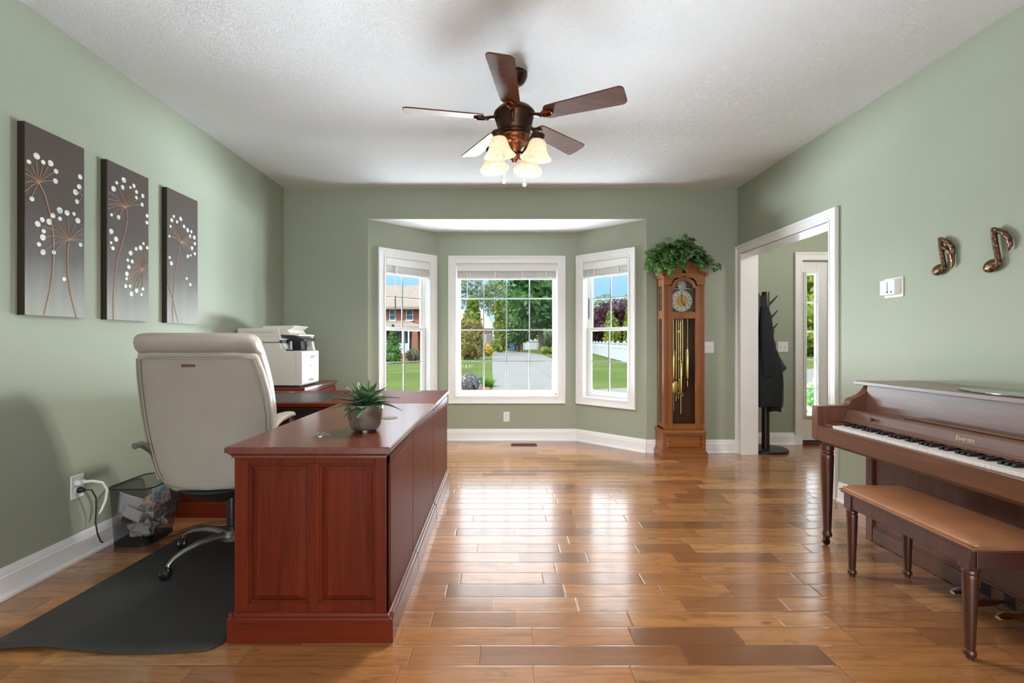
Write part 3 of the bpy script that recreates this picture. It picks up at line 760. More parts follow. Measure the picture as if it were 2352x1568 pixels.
for (x0, x1) in ((TX0, TX0 + .014), (TX1 - .014, TX1)):
    tk.box(x0, TYF, .284, x1, TYF + .045, 1.80).box(x0, YC - .045, .284, x1, YC, 1.80)
    for (z0, z1) in ((.284, .34), (1.39, 1.47), (1.72, 1.80)): tk.box(x0, TYF + .045, z0, x1, YC - .045, z1)
tk.box(TX0, TYF, 1.79, TX1, YC, 1.80).box(TX0, TYF, .284, TX1, YC, .30)
obj('case', tk, OAK, ck, bevel=.0015, smooth=False)
obj('case_lining', MB().box(TX0 + .014, YC - .016, .30, TX1 - .014, YC - .012, 1.79).box(TX1 - .016, TYF + .02, .30, TX1 - .014, YC - .016, 1.79), OAK_D, ck, smooth=False)
for x in (TX0 + .006, TX1 - .008): obj('side_pane', MB().box(x, TYF + .045, .34, x + .002, YC - .045, 1.39), CLOCKGLASS, ck, smooth=False)
for x in (TX0 + .006, TX1 - .008):
    fw = MB()
    for k in range(9): fw.box(x, TYF + .045, 1.475 + k * .027, x + .003, YC - .045, 1.480 + k * .027)
    for k in range(4): fw.tube([(x + .002, TYF + .06 + .02 * k, 1.47), (x + .002, TYF + .07 + .018 * k, 1.60), (x + .002, TYF + .06 + .02 * k, 1.72)], .0035, 6)
    obj('side_fretwork', fw, OAK_D, ck)
for x in (1.653, 2.016):
    c = MB().box(x - .021, 4.752, .290, x + .021, TYF, 1.79)
    for dx in (-.011, 0, .011): c.tube([(x + dx, 4.752, .34), (x + dx, 4.752, 1.72)], .0045, 8)
    obj('corner_column', c, OAK, ck, bevel=.002)
DX0, DX1 = 1.676, 1.994; GX0, GX1 = 1.712, 1.952; YD = 4.752
dm = MB().box(DX0, YD, .288, GX0, TYF, 1.688).box(GX1, YD, .288, DX1, TYF, 1.688).box(GX0, YD, .288, GX1, TYF, .336).box(GX0, YD, 1.388, GX1, TYF, 1.450)
xc = 1.832; n_ = 18
low = [(GX0, 1.688)] + [(xc - .088 * math.cos(PI * k / n_), 1.690 + .072 * math.sin(PI * k / n_)) for k in range(n_ + 1)] + [(GX1, 1.688)]
outr = [(DX1, 1.688), (DX1, 1.715), (xc + .135, 1.715)] + [(xc + .118 * math.cos(PI * k / n_), 1.712 + .082 * math.sin(PI * k / n_)) for k in range(n_ + 1)] + [(xc - .135, 1.715), (DX0, 1.715), (DX0, 1.688)]
dm.prism(low + outr, YD, TYF, 'y')
for (x0, x1, z0, z1) in ((GX0, GX1, .336, 1.388), (GX0, GX1, 1.450, 1.688)):
    q = .007
    dm.box(x0, YD - .004, z0, x0 + q, TYF, z1).box(x1 - q, YD - .004, z0, x1, TYF, z1).box(x0, YD - .004, z0, x1, TYF, z0 + q)
door = obj('clock_door', dm, OAK, ck, bevel=.0015, smooth=False)
obj('door_pane', MB().box(GX0, TYF - .008, .336, GX1, TYF - .005, 1.388), CLOCKGLASS, door, smooth=False)
obj('dial_pane', MB().box(GX0, TYF - .008, 1.450, GX1, TYF - .005, 1.688).prism([(xc + .088 * math.cos(PI * k / n_), 1.688 + .074 * math.sin(PI * k / n_)) for k in range(n_ + 1)], TYF - .008, TYF - .005, 'y'), CLOCKGLASS, door, smooth=False)
obj('escutcheon', MB().lathe([(.007, -.004), (.005, -.007)], (1.694, YD, .82), 14, 'y'), BRASS, door)
# dial
DIALY = 4.802
SILVER = plain('dial_silver', (.66, .66, .60), .4, .04); GOLD = plain('dial_gold', (.55, .34, .09), .4, .12, 60)
DPL = plain('dial_plate_bronze', (.085, .080, .050), .5, .5, 70, metal=.4)
dial = obj('dial', MB().box(GX0 - .02, DIALY, 1.44, GX1 + .02, DIALY + .003, 1.70).prism([(xc + .10 * math.cos(PI * k / n_), 1.69 + .08 * math.sin(PI * k / n_)) for k in range(n_ + 1)], DIALY, DIALY + .003, 'y'), DPL, ck, smooth=False)
DC = (1.8265, 1.566)
obj('chapter_ring', MB().lathe([(.106, 0), (.106, -.004), (.102, -.006)], (DC[0], DIALY, DC[1]), 48, 'y'), SILVER, dial)
obj('dial_center', MB().lathe([(.061, -.006), (.060, -.0075)], (DC[0], DIALY, DC[1]), 40, 'y'), GOLD, dial)
nm = MB()
for k, s in enumerate(['XII', 'I', 'II', 'III', 'IIII', 'V', 'VI', 'VII', 'VIII', 'IX', 'X', 'XI']):
    a = -2 * PI * k / 12
    M = Matrix.Translation((DC[0], DIALY - .0072, DC[1])) @ Matrix.Rotation(PI / 2, 4, 'X') @ Matrix.Rotation(a, 4, 'Z') @ Matrix.Translation((0, .083, 0)) @ Matrix.Diagonal((.62, 1, 1, 1))
    v_, f_ = text_mb(s, .036, M, .0003); nm.add(v_, f_)
obj('numerals', nm, BLACK_M, dial, smooth=False)
def hand(ang, L, wd):
    M = Matrix.Translation((DC[0], DIALY - .011, DC[1])) @ Matrix.Rotation(PI / 2, 4, 'X') @ Matrix.Rotation(-math.radians(ang), 4, 'Z')
    return MB(M).prism([(-wd * .4, -.015), (wd * .4, -.015), (wd * .5, L * .45), (wd * 1.5, L * .62), (wd * .4, L * .74), (0, L), (-wd * .4, L * .74), (-wd * 1.5, L * .62), (-wd * .5, L * .45)], -.0008, .0008, 'z')
obj('hour_hand', hand(147, .066, .006), BLACK_M, dial, smooth=False)
obj('minute_hand', hand(-4, .090, .0045), BLACK_M, dial, smooth=False)
obj('second_hand', hand(152, .098, .0012), BLACK_M, dial, smooth=False)
obj('moon_disc', MB().lathe([(.043, 0), (.043, -.005), (.038, -.007)], (DC[0] + .002, DIALY, 1.724), 32, 'y'), plain('moon_disc_silver', (.45, .47, .44), .4, .5, 50), dial)
obj('scroll_banner', MB().tube([(DC[0] - .105, DIALY - .004, 1.680), (DC[0] - .07, DIALY - .006, 1.690), (DC[0] - .03, DIALY - .006, 1.686), (DC[0], DIALY - .006, 1.680), (DC[0] + .03, DIALY - .006, 1.686), (DC[0] + .07, DIALY - .006, 1.690), (DC[0] + .105, DIALY - .004, 1.680)], [.002, .004, .006, .007, .006, .004, .002], 8), plain('cream_banner', (.70, .64, .42), .4), dial)
# pendulum, weights, rods
pd = obj('pendulum', MB().lathe([(.001, .006), (.05, .004), (.072, 0), (.076, -.003), (.072, -.008), (.045, -.013), (.001, -.015)], (1.826, 4.885, .690), 40, 'y').tube([(1.806, 4.885, .75), (1.806, 4.885, 1.36)], .0035, 8).tube([(1.846, 4.885, .75), (1.846, 4.885, 1.36)], .0035, 8).tube([(1.826, 4.885, .58), (1.826, 4.885, 1.39)], .003, 8).box(1.80, 4.88, 1.25, 1.852, 4.89, 1.275).box(1.80, 4.88, .98, 1.852, 4.89, .99), BRASS, ck)
for (x, zb, zt) in ((1.757, .785, 1.069), (1.900, .790, 1.075), (1.834, .646, .940)):
    wg = obj('weight', MB().lathe([(.004, zt + .03), (.006, zt + .008), (.020, zt + .004), (.0215, zt), (.0215, zb), (.020, zb - .004), (.006, zb - .008), (.003, zb - .02)], (x, 4.835, 0), 24), BRASS, ck)
    obj('weight_cable', MB().tube([(x, 4.835, zt + .03), (x, 4.835, 1.42)], .003, 6), BRASS, wg)
chm = MB()
for k, (x, zl) in enumerate(((1.79, .45), (1.815, .55), (1.862, .42), (1.882, .60), (1.93, .7))): chm.tube([(x, 4.915, zl), (x, 4.915, 1.42)], .0035, 8)
obj('chime_rods', chm, BRASS, ck)
# hood and broken pediment
hd = MB()
arch = [(xc + .140 * math.cos(PI * k / n_), 1.716 + .094 * math.sin(PI * k / n_)) for k in range(n_ + 1)]
hd.prism([(TX1 + .006, 1.722), (xc + .155, 1.722)] + [(xc + .128 * math.cos(PI * k / n_), 1.720 + .090 * math.sin(PI * k / n_)) for k in range(n_ + 1)] + [(xc - .155, 1.722), (TX0 - .006, 1.722), (TX0 - .006, 1.835), (TX1 + .006, 1.835)], 4.744, 4.765, 'y')
hd.box(TX0 - .006, 4.765, 1.795, TX1 + .006, YC, 1.835)
obj('hood_front', hd, OAK_X, ck, bevel=.002, smooth=False)
for s in (-1, 1):
    cn = MB(); xe = TX0 if s < 0 else TX1
    for q, z0, z1 in ((.010, 1.800, 1.812), (.018, 1.812, 1.824), (.028, 1.824, 1.842)): cn.box(xe + s * q, 4.744 - q, z0, xe - s * .004, YC, z1)
    obj('side_cornice', cn, OAK, ck, bevel=.003, smooth=False)
half = [(.226, 1.838), (.205, 1.850), (.185, 1.856), (.160, 1.864), (.135, 1.880), (.110, 1.902), (.085, 1.928), (.060, 1.953), (.040, 1.966), (.018, 1.974)]
pb = MB()
for s in (1, -1):
    poly = [(xc + s * x, z - .006) for x, z in half] + [(xc + s * .018, 1.79), (xc + s * .20, 1.79)]
    pb.prism(poly, 4.748, 4.770, 'y')
    # moulding following the swan neck
    rings = []
    for i, (x, z) in enumerate(half):
        rings.append([(xc + s * x, 4.716, z), (xc + s * x, 4.775, z), (xc + s * x, 4.775, z - .030), (xc + s * x, 4.740, z - .034), (xc + s * x, 4.726, z - .020), (xc + s * x, 4.720, z - .010)])
    pb.loft(rings)
obj('pediment', pb, OAK_X, ck, bevel=.0015, smooth=False)
obj('pediment_shelf', MB().box(TX0, 4.77, 1.835, TX1, YC, 1.842), OAK_X, ck, smooth=False)

# ------------------------------------------------------------------ leaves
def leaf(mb, base, d, up, L, W, curl=.25, fold=.15, heart=False, n=5):
    d = Vector(d).normalized(); s = d.cross(Vector(up))
    if s.length < 1e-4: s = d.orthogonal()
    s.normalize(); u = s.cross(d).normalized(); base = Vector(base)
    rows = []
    for i in range(n + 1):
        t = i / n
        if heart: wv = math.sin(PI * min(1, t * .93 + .07) ** .62) ** .9
        else: wv = (math.sin(PI * (t * .78 + .16)) ** 1.1) * (1 - t ** 5)
        c = base + d * (L * t) - u * (curl * L * t * t)
        hw = W / 2 * max(wv, .02 if i < n else .0)
        rows.append([tuple(c - s * hw + u * fold * hw), tuple(c - u * .0), tuple(c + s * hw + u * fold * hw)])
    mb.grid(rows)
def leaf_mat(name, a, b, c=None, scale=25, rough=.4, trans=.25):
    m, nt, bs = new_mat(name)
    n = nd(nt, 'TexNoise', {'Vector': ocoord(nt), 'Scale': float(scale), 'Detail': 4.0, 'Distortion': 1.0})
    stops = [(.35, a), (.52, b)] + ([(.63, c)] if c else [])
    setb(nt, bs, color=ramp(nt, n.outputs[0], stops), rough=rough, spec=.4)
    out = nt.nodes['Material Output']
    tr = nd(nt, 'BsdfTranslucent', {0: rgb(tuple(min(1, q * 1.4) for q in b))})
    mx = nd(nt, 'MixShader', {0: trans, 1: bs.outputs[0], 2: tr.outputs[0]})
    nt.links.new(mx.outputs[0], out.inputs[0])
    return m
POTHOS = leaf_mat('variegated_pothos', (.025, .085, .022), (.07, .19, .045), (.42, .50, .22), 34, .38, .15)
rng = random.Random(11)
pp = thing('pothos_plant', 'leafy variegated trailing plant sitting on the tall clock', 'plant', (1.80, 4.86, 1.842))
obj('plant_basket', MB().lathe([(.06, 0), (.085, .05), (.09, .10), (.084, .10), (.07, .02)], (1.80, 4.865, 1.842), 24), plain('brown_wicker_basket', (.10, .05, .02), .8, .4, 60), pp)
lm = MB(); sm = MB()
def vine(p0, p1, p2, nl, L=.085):
    pts = []
    for k in range(9):
        t = k / 8; a = Vector(p0); b = Vector(p1); c = Vector(p2)
        pts.append(a * (1 - t) ** 2 + b * 2 * t * (1 - t) + c * t * t)
    sm.tube(pts, .0022, 5)
    for k in range(nl):
        t = (k + .6) / nl; i = min(7, int(t * 8)); p = pts[i].lerp(pts[i + 1], t * 8 - i)
        dd = (pts[i + 1] - pts[i]).normalized()
        side = Vector((rng.uniform(-1, 1), rng.uniform(-1, .35), rng.uniform(-.5, .6)))
        ld = (dd * .5 + side * .9 + Vector((0, -.15, -.25))).normalized()
        q = p + side * .02
        sc = L * rng.uniform(.75, 1.25)
        leaf(lm, q, ld, (rng.uniform(-.3, .3), -.7, 1.0), sc, sc * .72, rng.uniform(.1, .5), .2, True)
c0 = (1.80, 4.86, 1.95)
for (mx_, my_, mz, ex, ey, ez, nl) in [
    (1.70, 4.82, 2.12, 1.52, 4.80, 2.03, 11), (1.68, 4.80, 2.08, 1.50, 4.78, 1.98, 11), (1.66, 4.77, 2.02, 1.56, 4.72, 1.90, 11), (1.70, 4.74, 2.05, 1.64, 4.68, 1.82, 12),
    (1.76, 4.72, 2.08, 1.74, 4.67, 1.90, 11), (1.80, 4.72, 2.10, 1.81, 4.66, 1.95, 10), (1.84, 4.80, 2.18, 1.93, 4.80, 2.16, 9), (1.90, 4.80, 2.17, 2.02, 4.80, 2.08, 10),
    (1.92, 4.78, 2.10, 2.08, 4.78, 1.99, 10), (1.98, 4.78, 2.08, 2.16, 4.76, 1.93, 9), (2.02, 4.80, 2.06, 2.185, 4.78, 1.86, 7), (1.86, 4.74, 2.12, 1.93, 4.68, 2.00, 10),
    (1.74, 4.86, 2.20, 1.64, 4.88, 2.14, 9), (1.80, 4.84, 2.22, 1.76, 4.80, 2.16, 9), (1.62, 4.86, 2.10, 1.48, 4.84, 2.08, 8), (1.86, 4.86, 2.24, 1.93, 4.86, 2.15, 8), (1.72, 4.78, 2.14, 1.66, 4.72, 2.02, 10), (1.90, 4.72, 2.02, 1.95, 4.68, 1.92, 7),
    (1.66, 4.72, 2.0, 1.58, 4.67, 1.86, 9)]:
    vine(c0, (mx_, my_, mz), (ex, ey, ez), nl)
for _ in range(210):                     # the dense mound of leaves
    a = rng.uniform(0, 2 * PI); el = rng.uniform(-.15, 1.35)
    p = Vector((1.79 + .26 * math.cos(a) * math.cos(el), 4.835 + .125 * math.sin(a) * math.cos(el), 1.955 + .165 * math.sin(el)))
    d = Vector((math.cos(a) * .8 + rng.uniform(-.5, .5), math.sin(a) * .6 - .45 + rng.uniform(-.4, .3), rng.uniform(-.75, .25)))
    sc = rng.uniform(.075, .125)
    leaf(lm, p, d, (math.cos(a) * .5, -.6, 1.0), sc, sc * .70, rng.uniform(.1, .5), .2, True)
lm.v = [(min(x, 2.3), min(y, 4.972), z) for x, y, z in lm.v]
obj('leaves', lm, POTHOS, pp, recalc=False)
obj('stems', sm, plain('vine_stem', (.05, .12, .03), .6), pp)

# ------------------------------------------------------------------ piano
PY0, PY1 = 1.285, 2.825
pn = thing('upright_piano', 'walnut spinet piano against the right wall with its fallboard open', 'piano', (2.15, 2.05, 0))
SIDE = [(1.842, .600), (1.842, .785), (1.990, .790), (2.018, .793), (2.030, .800), (2.033, .815), (2.045, .828), (2.070, .836), (2.098, .848), (2.122, .866), (2.140, .888), (2.150, .907), (2.452, .907), (2.452, 0), (2.160, 0), (2.160, .585), (1.85, .585)]
for (a, b) in ((PY1 - .048, PY1), (PY0, PY0 + .048)):
    obj('side_panel', MB().prism(SIDE, a, b, 'y'), WALNUT_Z, pn, bevel=.003)
iy0, iy1 = PY0 + .048, PY1 - .048
obj('lid', MB().box(2.098, PY0 - .012, .907, 2.462, PY1 + .012, .929), WALNUT_S, pn, bevel=.003, smooth=False)
obj('keybed', MB().box(1.872, iy0, .570, 2.17, iy1, .645), WALNUT, pn, bevel=.002, smooth=False)
obj('keyslip', MB().box(1.843, iy0, .588, 1.873, iy1, .674), WALNUT, pn, bevel=.004)
KX0, KX1, KY, KP = 1.879, 2.005, 2.700, .0249
obj('key_block', MB().box(1.874, KY + .004, .645, KX1, iy1, .690), WALNUT, pn, bevel=.002, smooth=False)
obj('key_block', MB().box(1.874, iy0, .645, KX1, KY - 52 * KP - .004, .690), WALNUT, pn, bevel=.002, smooth=False)
for i in range(52):
    y1 = KY - i * KP; y0 = y1 - KP
    obj('white_key', MB().box(KX0, y0 + .0006, .650, KX1, y1 - .0006, .686).box(KX0 - .0015, y0 + .0006, .680, KX0, y1 - .0006, .6865), IVORY, pn, smooth=False)
for i in range(51):
    if i % 7 in (0, 2, 3, 5, 6):
        yc = KY - (i + 1) * KP
        obj('black_key', MB().prism([(1.930, .686), (1.938, .699), (KX1, .701), (KX1, .686)], yc - .0065, yc + .0065, 'y'), EBONY, pn, bevel=.0012)
obj('name_felt', MB().box(1.997, iy0, .686, 2.006, iy1, .692), plain('maroon_felt', (.08, .008, .010), .9), pn, smooth=False)
fb = obj('fallboard', MB().prism([(2.000, .694), (1.990, .698), (1.990, .712), (1.997, .717), (2.003, .719), (2.012, .760), (2.020, .767), (2.05, .767), (2.05, .694)], iy0, iy1, 'y'), WALNUT_S, pn, bevel=.0015, smooth=False)
for y in (2.560, 1.55):
    kb = obj('fallboard_knob', MB().lathe([(.003, 0), (.004, -.010), (.010, -.014), (.011, -.020), (.007, -.025), (.001, -.026)], (2.008, y, .742), 16, 'x'), BLACK, fb)
M = Matrix.Translation((2.0062, 2.063, .739)) @ Matrix(((0, .21, -.977, 0), (-1, 0, 0, 0), (0, .977, .21, 0), (0, 0, 0, 1)))
v_, f_ = text_mb('Everett', .0285, M, .0003)
obj('lettering', MB().add(v_, f_), plain('gold_lettering', (.60, .52, .30), .45), fb, smooth=False)
sh = obj('music_shelf', MB().box(2.03, iy0, .752, 2.20, iy1, .768), WALNUT, pn, bevel=.002, smooth=False)
obj('music_ledge', MB().box(2.064, 1.45, .768, 2.080, 2.446, .779), WALNUT, sh, bevel=.003)
obj('upper_panel', MB().prism([(2.124, .766), (2.134, .907), (2.154, .907), (2.144, .766)], iy0, iy1, 'y'), WALNUT_S, pn, smooth=False)
obj('knee_panel', MB().box(2.176, iy0, .088, 2.19, iy1, .575), WALNUT_Z, pn, smooth=False)
kr = MB().box(2.164, iy0, .002, 2.185, iy1, .080).box(2.170, iy0, .080, 2.185, iy1, .090)
obj('bottom_rail', kr, WALNUT, pn, bevel=.002, smooth=False)
obj('back_frame', MB().box(2.40, iy0, 0.0, 2.45, iy1, .907), WALNUT_D, pn, smooth=False)
for y in (2.735, 1.37):
    lx = 1.872
    lg = obj('leg', MB().lathe([(.034, .570), (.034, .545), (.030, .540), (.033, .534), (.033, .526), (.030, .521), (.033, .515), (.0335, .500), (.032, .45), (.027, .28), (.0205, .09), (.020, .078), (.023, .072), (.025, .062), (.023, .052), (.016, .048)], (lx, y, 0), 28), WALNUT_D, pn)
    obj('caster', MB().lathe([(.004, -.009), (.018, -.008), (.019, 0), (.018, .008), (.004, .009)], (lx - .006, y, .0195), 18, 'y').box(lx - .016, y - .012, .022, lx + .006, y + .012, .048).lathe([(.012, .040), (.012, .052)], (lx, y, 0), 12), BRONZE, lg)
for k, y in enumerate((2.130, 2.030, 1.935)):
    pd_ = MB(); rings = []
    for t in [i / 10 for i in range(11)]:
        x = 2.165 - .150 * t; wv = .012 + .017 * max(0, math.sin(PI * min(1, max(0, (t - .30) / .75)))) ; z = .050 + .012 * math.sin(PI * t) - .006 * t
        if t > .96: wv = .012
        rings.append([(x, y + wv * math.cos(q), z + .0055 * math.sin(q)) for q in [2 * PI * i / 12 for i in range(12)]])
    pd_.loft(rings)
    p = obj('pedal', pd_, [CHROME, COPPER, BRASS][k], pn)
    obj('pedal_slot', MB().box(2.1625, y - .022, .030, 2.165, y + .022, .080), BLACK_M, p, smooth=False)

ty = MB(); rr_ = [(0.0, .150, .300), (.003, .154, .304), (.007, .154, .304), (.008, .151, .301)]
ty.loft([[(2.285 + a * math.cos(q), 2.045 + b * math.sin(q), .9292 + z) for q in [2 * PI * i / 64 for i in range(64)]] for z, a, b in rr_])
tm, nt, b = new_mat('grey_glass_tray'); setb(nt, b, color=(.20, .205, .19), rough=.12, coat=.5)
obj('oval_tray', ty, tm, label='thin oval grey glass tray lying on the piano lid', cat='tray')

# ------------------------------------------------------------------ piano bench
be = thing('piano_bench', 'walnut piano bench with a padded tan leather seat', 'bench', (0, 0, 0))
bx, by = .165, .352
def cushion(x0, x1, y0, y1, z0, z1, r=.03):
    rings = []
    for (ins, z) in ((.006, z0), (.0, z0 + .006), (.0, z0 + .016), (.008, z1 - .010), (.030, z1 - .002), (.075, z1 + .002), (.13, z1 + .004)):
        a, c, d, e = x0 + ins, x1 - ins, y0 + ins, y1 - ins
        rr = max(.012, r - ins); ring = []
        for (cx_, cy2, a0) in ((c - rr, e - rr, 0), (a + rr, e - rr, PI / 2), (a + rr, d + rr, PI), (c - rr, d + rr, 1.5 * PI)):
            for k in range(5):
                q = a0 + PI / 2 * k / 4; ring.append((cx_ + rr * math.cos(q), cy2 + rr * math.sin(q), z))
        rings.append(ring)
    return MB().loft(rings)
obj('seat_cushion', cushion(-bx, bx, -by, by, .416, .449), LEATHER_TAN, be, angle=60)
obj('piping', MB().tube([(-bx, -by, .419), (-bx, by, .419), (bx, by, .419), (bx, -by, .419)], .0035, 8, closed=True), LEATHER_TAN, be)
obj('seat_lid', MB().box(-bx + .003, -by + .003, .405, bx - .003, by - .003, .417), WALNUT, be, bevel=.003, smooth=False)
ap = MB().box(-bx + .014, -by + .03, .340, -bx + .030, by - .03, .405).box(bx - .030, -by + .03, .340, bx - .014, by - .03, .405).box(-bx + .03, -by + .014, .340, bx - .03, -by + .030, .405).box(-bx + .03, by - .030, .340, bx - .03, by - .014, .405)
obj('apron', ap, WALNUT_D, be, bevel=.002, smooth=False)
for sx in (-1, 1):
    for sy in (-1, 1):
        x, y = sx * (bx - .032), sy * (by - .044)
        l = MB().box(x - .024, y - .024, .332, x + .024, y + .024, .405)
        l.lathe([(.020, .332), (.024, .327), (.025, .318), (.021, .312), (.0235, .306), (.0235, .295), (.021, .20), (.016, .06), (.0145, .035), (.018, .030), (.0195, .022), (.018, .014), (.012, .010), (.012, 0)], (x, y, 0), 24)
        obj('leg', l, WALNUT_D, be, bevel=.0015)
be.location = (1.866, 2.056, 0); be.rotation_euler = (0, 0, -.035)

# ------------------------------------------------------------------ desks
def moulded_top(x0, x1, y0, y1, z, mat_, parent, name='desk_top'):
    lay = [(0.018, z - .044), (.018, z - .036), (.012, z - .030), (.008, z - .027), (.008, z - .024), (.0, z - .022), (.0, z - .004), (.004, z)]
    rings = [[(x0 + i, y0 + i, zz), (x1 - i, y0 + i, zz), (x1 - i, y1 - i, zz), (x0 + i, y1 - i, zz)] for i, zz in lay]
    return obj(name, MB().loft(rings), mat_, parent, smooth=True, angle=25)
def grommet(x, y, z, parent, m_, r=.030):
    g_ = obj('grommet', MB().lathe([(r, 0), (r, .002), (r * .9, .0035), (r * .1, .0035)], (x, y, z), 28), m_, parent)
    return g_
DZT = .757
rd = thing('return_desk', 'long cherry wood return desk with raised end panels, nearest the viewer', 'desk', (-.73, 2.48, 0))
bx0, bx1, y0, y1 = -1.030, -.430, 1.862, 3.118
moulded_top(-1.048, -.417, 1.824, 3.128, DZT, CHERRY_Y, rd)
b = MB().box(bx0 + .008, y0 + .012, .10, bx1 - .008, 2.385, DZT - .044).box(bx0 + .35, 2.385, .10, bx1 - .008, y1, DZT - .044)
obj('carcass', b, CHERRY, rd, smooth=False)
ef = MB()
ef.box(bx0, y0, .105, bx0 + .054, y0 + .014, DZT - .044).box(bx1 - .052, y0, .105, bx1, y0 + .014, DZT - .044).box(bx0 + .27 + .015, y0, .140, bx0 + .27 + .060, y0 + .014, .686)
ef.box(bx0 + .054, y0, .105, bx1 - .052, y0 + .014, .140).box(bx0 + .054, y0, .686, bx1 - .052, y0 + .014, DZT - .044)
for (a, c) in ((bx0 + .054, bx0 + .285), (bx0 + .330, bx1 - .052)):
    for q, yy in ((.006, y0 + .002), (.011, y0 + .006)):
        ef.box(a, yy, .140, a + q, y0 + .014, .686).box(c - q, yy, .140, c, y0 + .014, .686).box(a, yy, .140, c, y0 + .014, .140 + q).box(a, yy, .686 - q, c, y0 + .014, .686)
obj('end_frame', ef, CHERRY, rd, bevel=.0015, smooth=False)
for (a, c) in ((bx0 + .066, bx0 + .273), (bx0 + .342, bx1 - .064)):
    obj('raised_panel', MB().frustum(a, .152, c, .674, y0 + .011, .022, y0 + .001), CHERRY, rd, bevel=.001, smooth=False)
sp_ = MB().box(bx1 - .008, y0, .105, bx1, y0 + .020, DZT - .044).box(bx1 - .008, y0, .688, bx1, 2.380, DZT - .044)
obj('side_stile', sp_, CHERRY, rd, smooth=False)
obj('side_panel', MB().box(bx1 - .008, y0 + .026, .105, bx1 + .001, 2.376, .684), CHERRY, rd, bevel=.004)
obj('side_panel', MB().box(bx1 - .010, 2.386, .105, bx1, y1, DZT - .044), CHERRY, rd, bevel=.002, smooth=False)
PLP = [(0, .0), (-.020, .0), (-.020, .088), (-.017, .094), (-.010, .098), (-.006, .106), (0, .110)]
def plinth(parent, p0, p1, nrm, cap0=0.0):
    d = Vector((p1[0] - p0[0], p1[1] - p0[1], 0)); F = frame((p0[0], p0[1], 0), d, (-nrm[0], -nrm[1], 0))
    return obj('plinth', MB(F).prism(PLP, 0, d.length, 'x'), CHERRY_X if abs(d.x) > abs(d.y) else CHERRY_Y, parent, bevel=.0015, smooth=False)
plinth(rd, (bx0 - .019, y0), (bx1 + .019, y0), (0, -1))
plinth(rd, (bx1, y0 - .019), (bx1, 2.416), (1, 0))
plinth(rd, (bx1, 2.420), (bx1, y1), (1, 0))
plinth(rd, (bx0, 2.385), (bx0, y0 - .019), (-1, 0))
g1 = grommet(-.767, 2.060, DZT, rd, CHROME, .032)
obj('grommet_latch', MB().box(-.785, 2.045, DZT + .003, -.775, 2.075, DZT + .012).box(-.765, 2.045, DZT + .003, -.752, 2.075, DZT + .010), ALU, g1, bevel=.002)
grommet(-.583, 2.530, DZT, rd, GREY, .045)

ed = thing('executive_desk', 'cherry wood executive desk with a black leather inset, behind the office chair', 'desk', (-1.28, 3.54, 0))
ex0, ex1, ey0, ey1 = -2.14, -.417, 3.132, 3.955
moulded_top(ex0, ex1, ey0, ey1, DZT, CHERRY_X, ed)
obj('leather_inset', MB().box(-2.06, ey0 + .045, DZT - .002, -1.18, 3.690, DZT + .0012), INSET, ed, smooth=False)
for (a, c) in ((ex0 + .02, ex0 + .47), (ex1 - .47, ex1 - .0145)):
    p = obj('pedestal', MB().box(a, ey0 + .04, .08, c, ey1 - .02, DZT - .044), CHERRY, ed, smooth=False)
    for (z0, z1) in ((.115, .38), (.39, .555), (.565, .70)):
        dw = obj('drawer', MB().box(a + .025, ey0 + .026, z0, c - .025, ey0 + .042, z1).frustum(a + .04, z0 + .015, c - .04, z1 - .015, ey0 + .027, .015, ey0 + .018), CHERRY_X, p, bevel=.002, smooth=False)
obj('modesty_panel', MB().box(ex0 + .47, ey1 - .06, .10, ex1 - .47, ey1 - .04, DZT - .044), CHERRY_X, ed, smooth=False)
obj('center_drawer', MB().box(ex0 + .475, ey0 + .045, .590, ex1 - .475, ey0 + .065, .655).box(ex0 + .475, ey0 + .06, .60, ex1 - .475, ey1 - .1, .61), CHERRY_X, ed, bevel=.002, smooth=False)
obj('drawer_gap_shade', MB().box(ex0 + .475, ey0 + .055, .655, ex1 - .475, ey0 + .075, DZT - .044), BLACK_M, ed, smooth=False)  # matte black bar painted in for the shade in the open gap
obj('end_panel', MB().box(ex1 - .022, ey0 - .011, .105, ex1 - .0125, ey1 - .019, DZT - .044), CHERRY, ed, smooth=False)
for (a, c) in ((ex0 + .01, ex0 + .48), (ex1 - .48, ex1 - .013)): plinth(ed, (a, ey0 + .04), (c, ey0 + .04), (0, -1))
plinth(ed, (ex1 - .013, ey0 + .0), (ex1 - .013, ey1 - .02), (1, 0))
grommet(-1.655, 3.79, DZT, ed, GREY, .032); grommet(-.640, 3.84, DZT, ed, GREY, .03)

cd = thing('credenza', 'cherry wood credenza in the far left corner under the printer', 'cabinet', (-1.93, 4.4, 0))
cx0, cx1, cy0, cy1 = -2.212, -1.618, 3.985, 4.790
CZ = .775
moulded_top(cx0, cx1, cy0, cy1, CZ, CHERRY_Y, cd)
obj('carcass', MB().box(cx0 + .02, cy0 + .02, .09, cx1 - .022, cy1 - .02, CZ - .044), CHERRY, cd, smooth=False)
for (a, c) in ((cy0 + .035, cy0 + .39), (cy0 + .405, cy1 - .035)):
    dd = obj('door', MB().box(cx1 - .022, a, .12, cx1 - .006, c, CZ - .055), CHERRY, cd, bevel=.003)
plinth(cd, (cx1 - .022, cy0), (cx1 - .022, cy1 - .02), (1, 0)); plinth(cd, (cx0 + .02, cy0 + .02), (cx1, cy0 + .02), (0, -1))

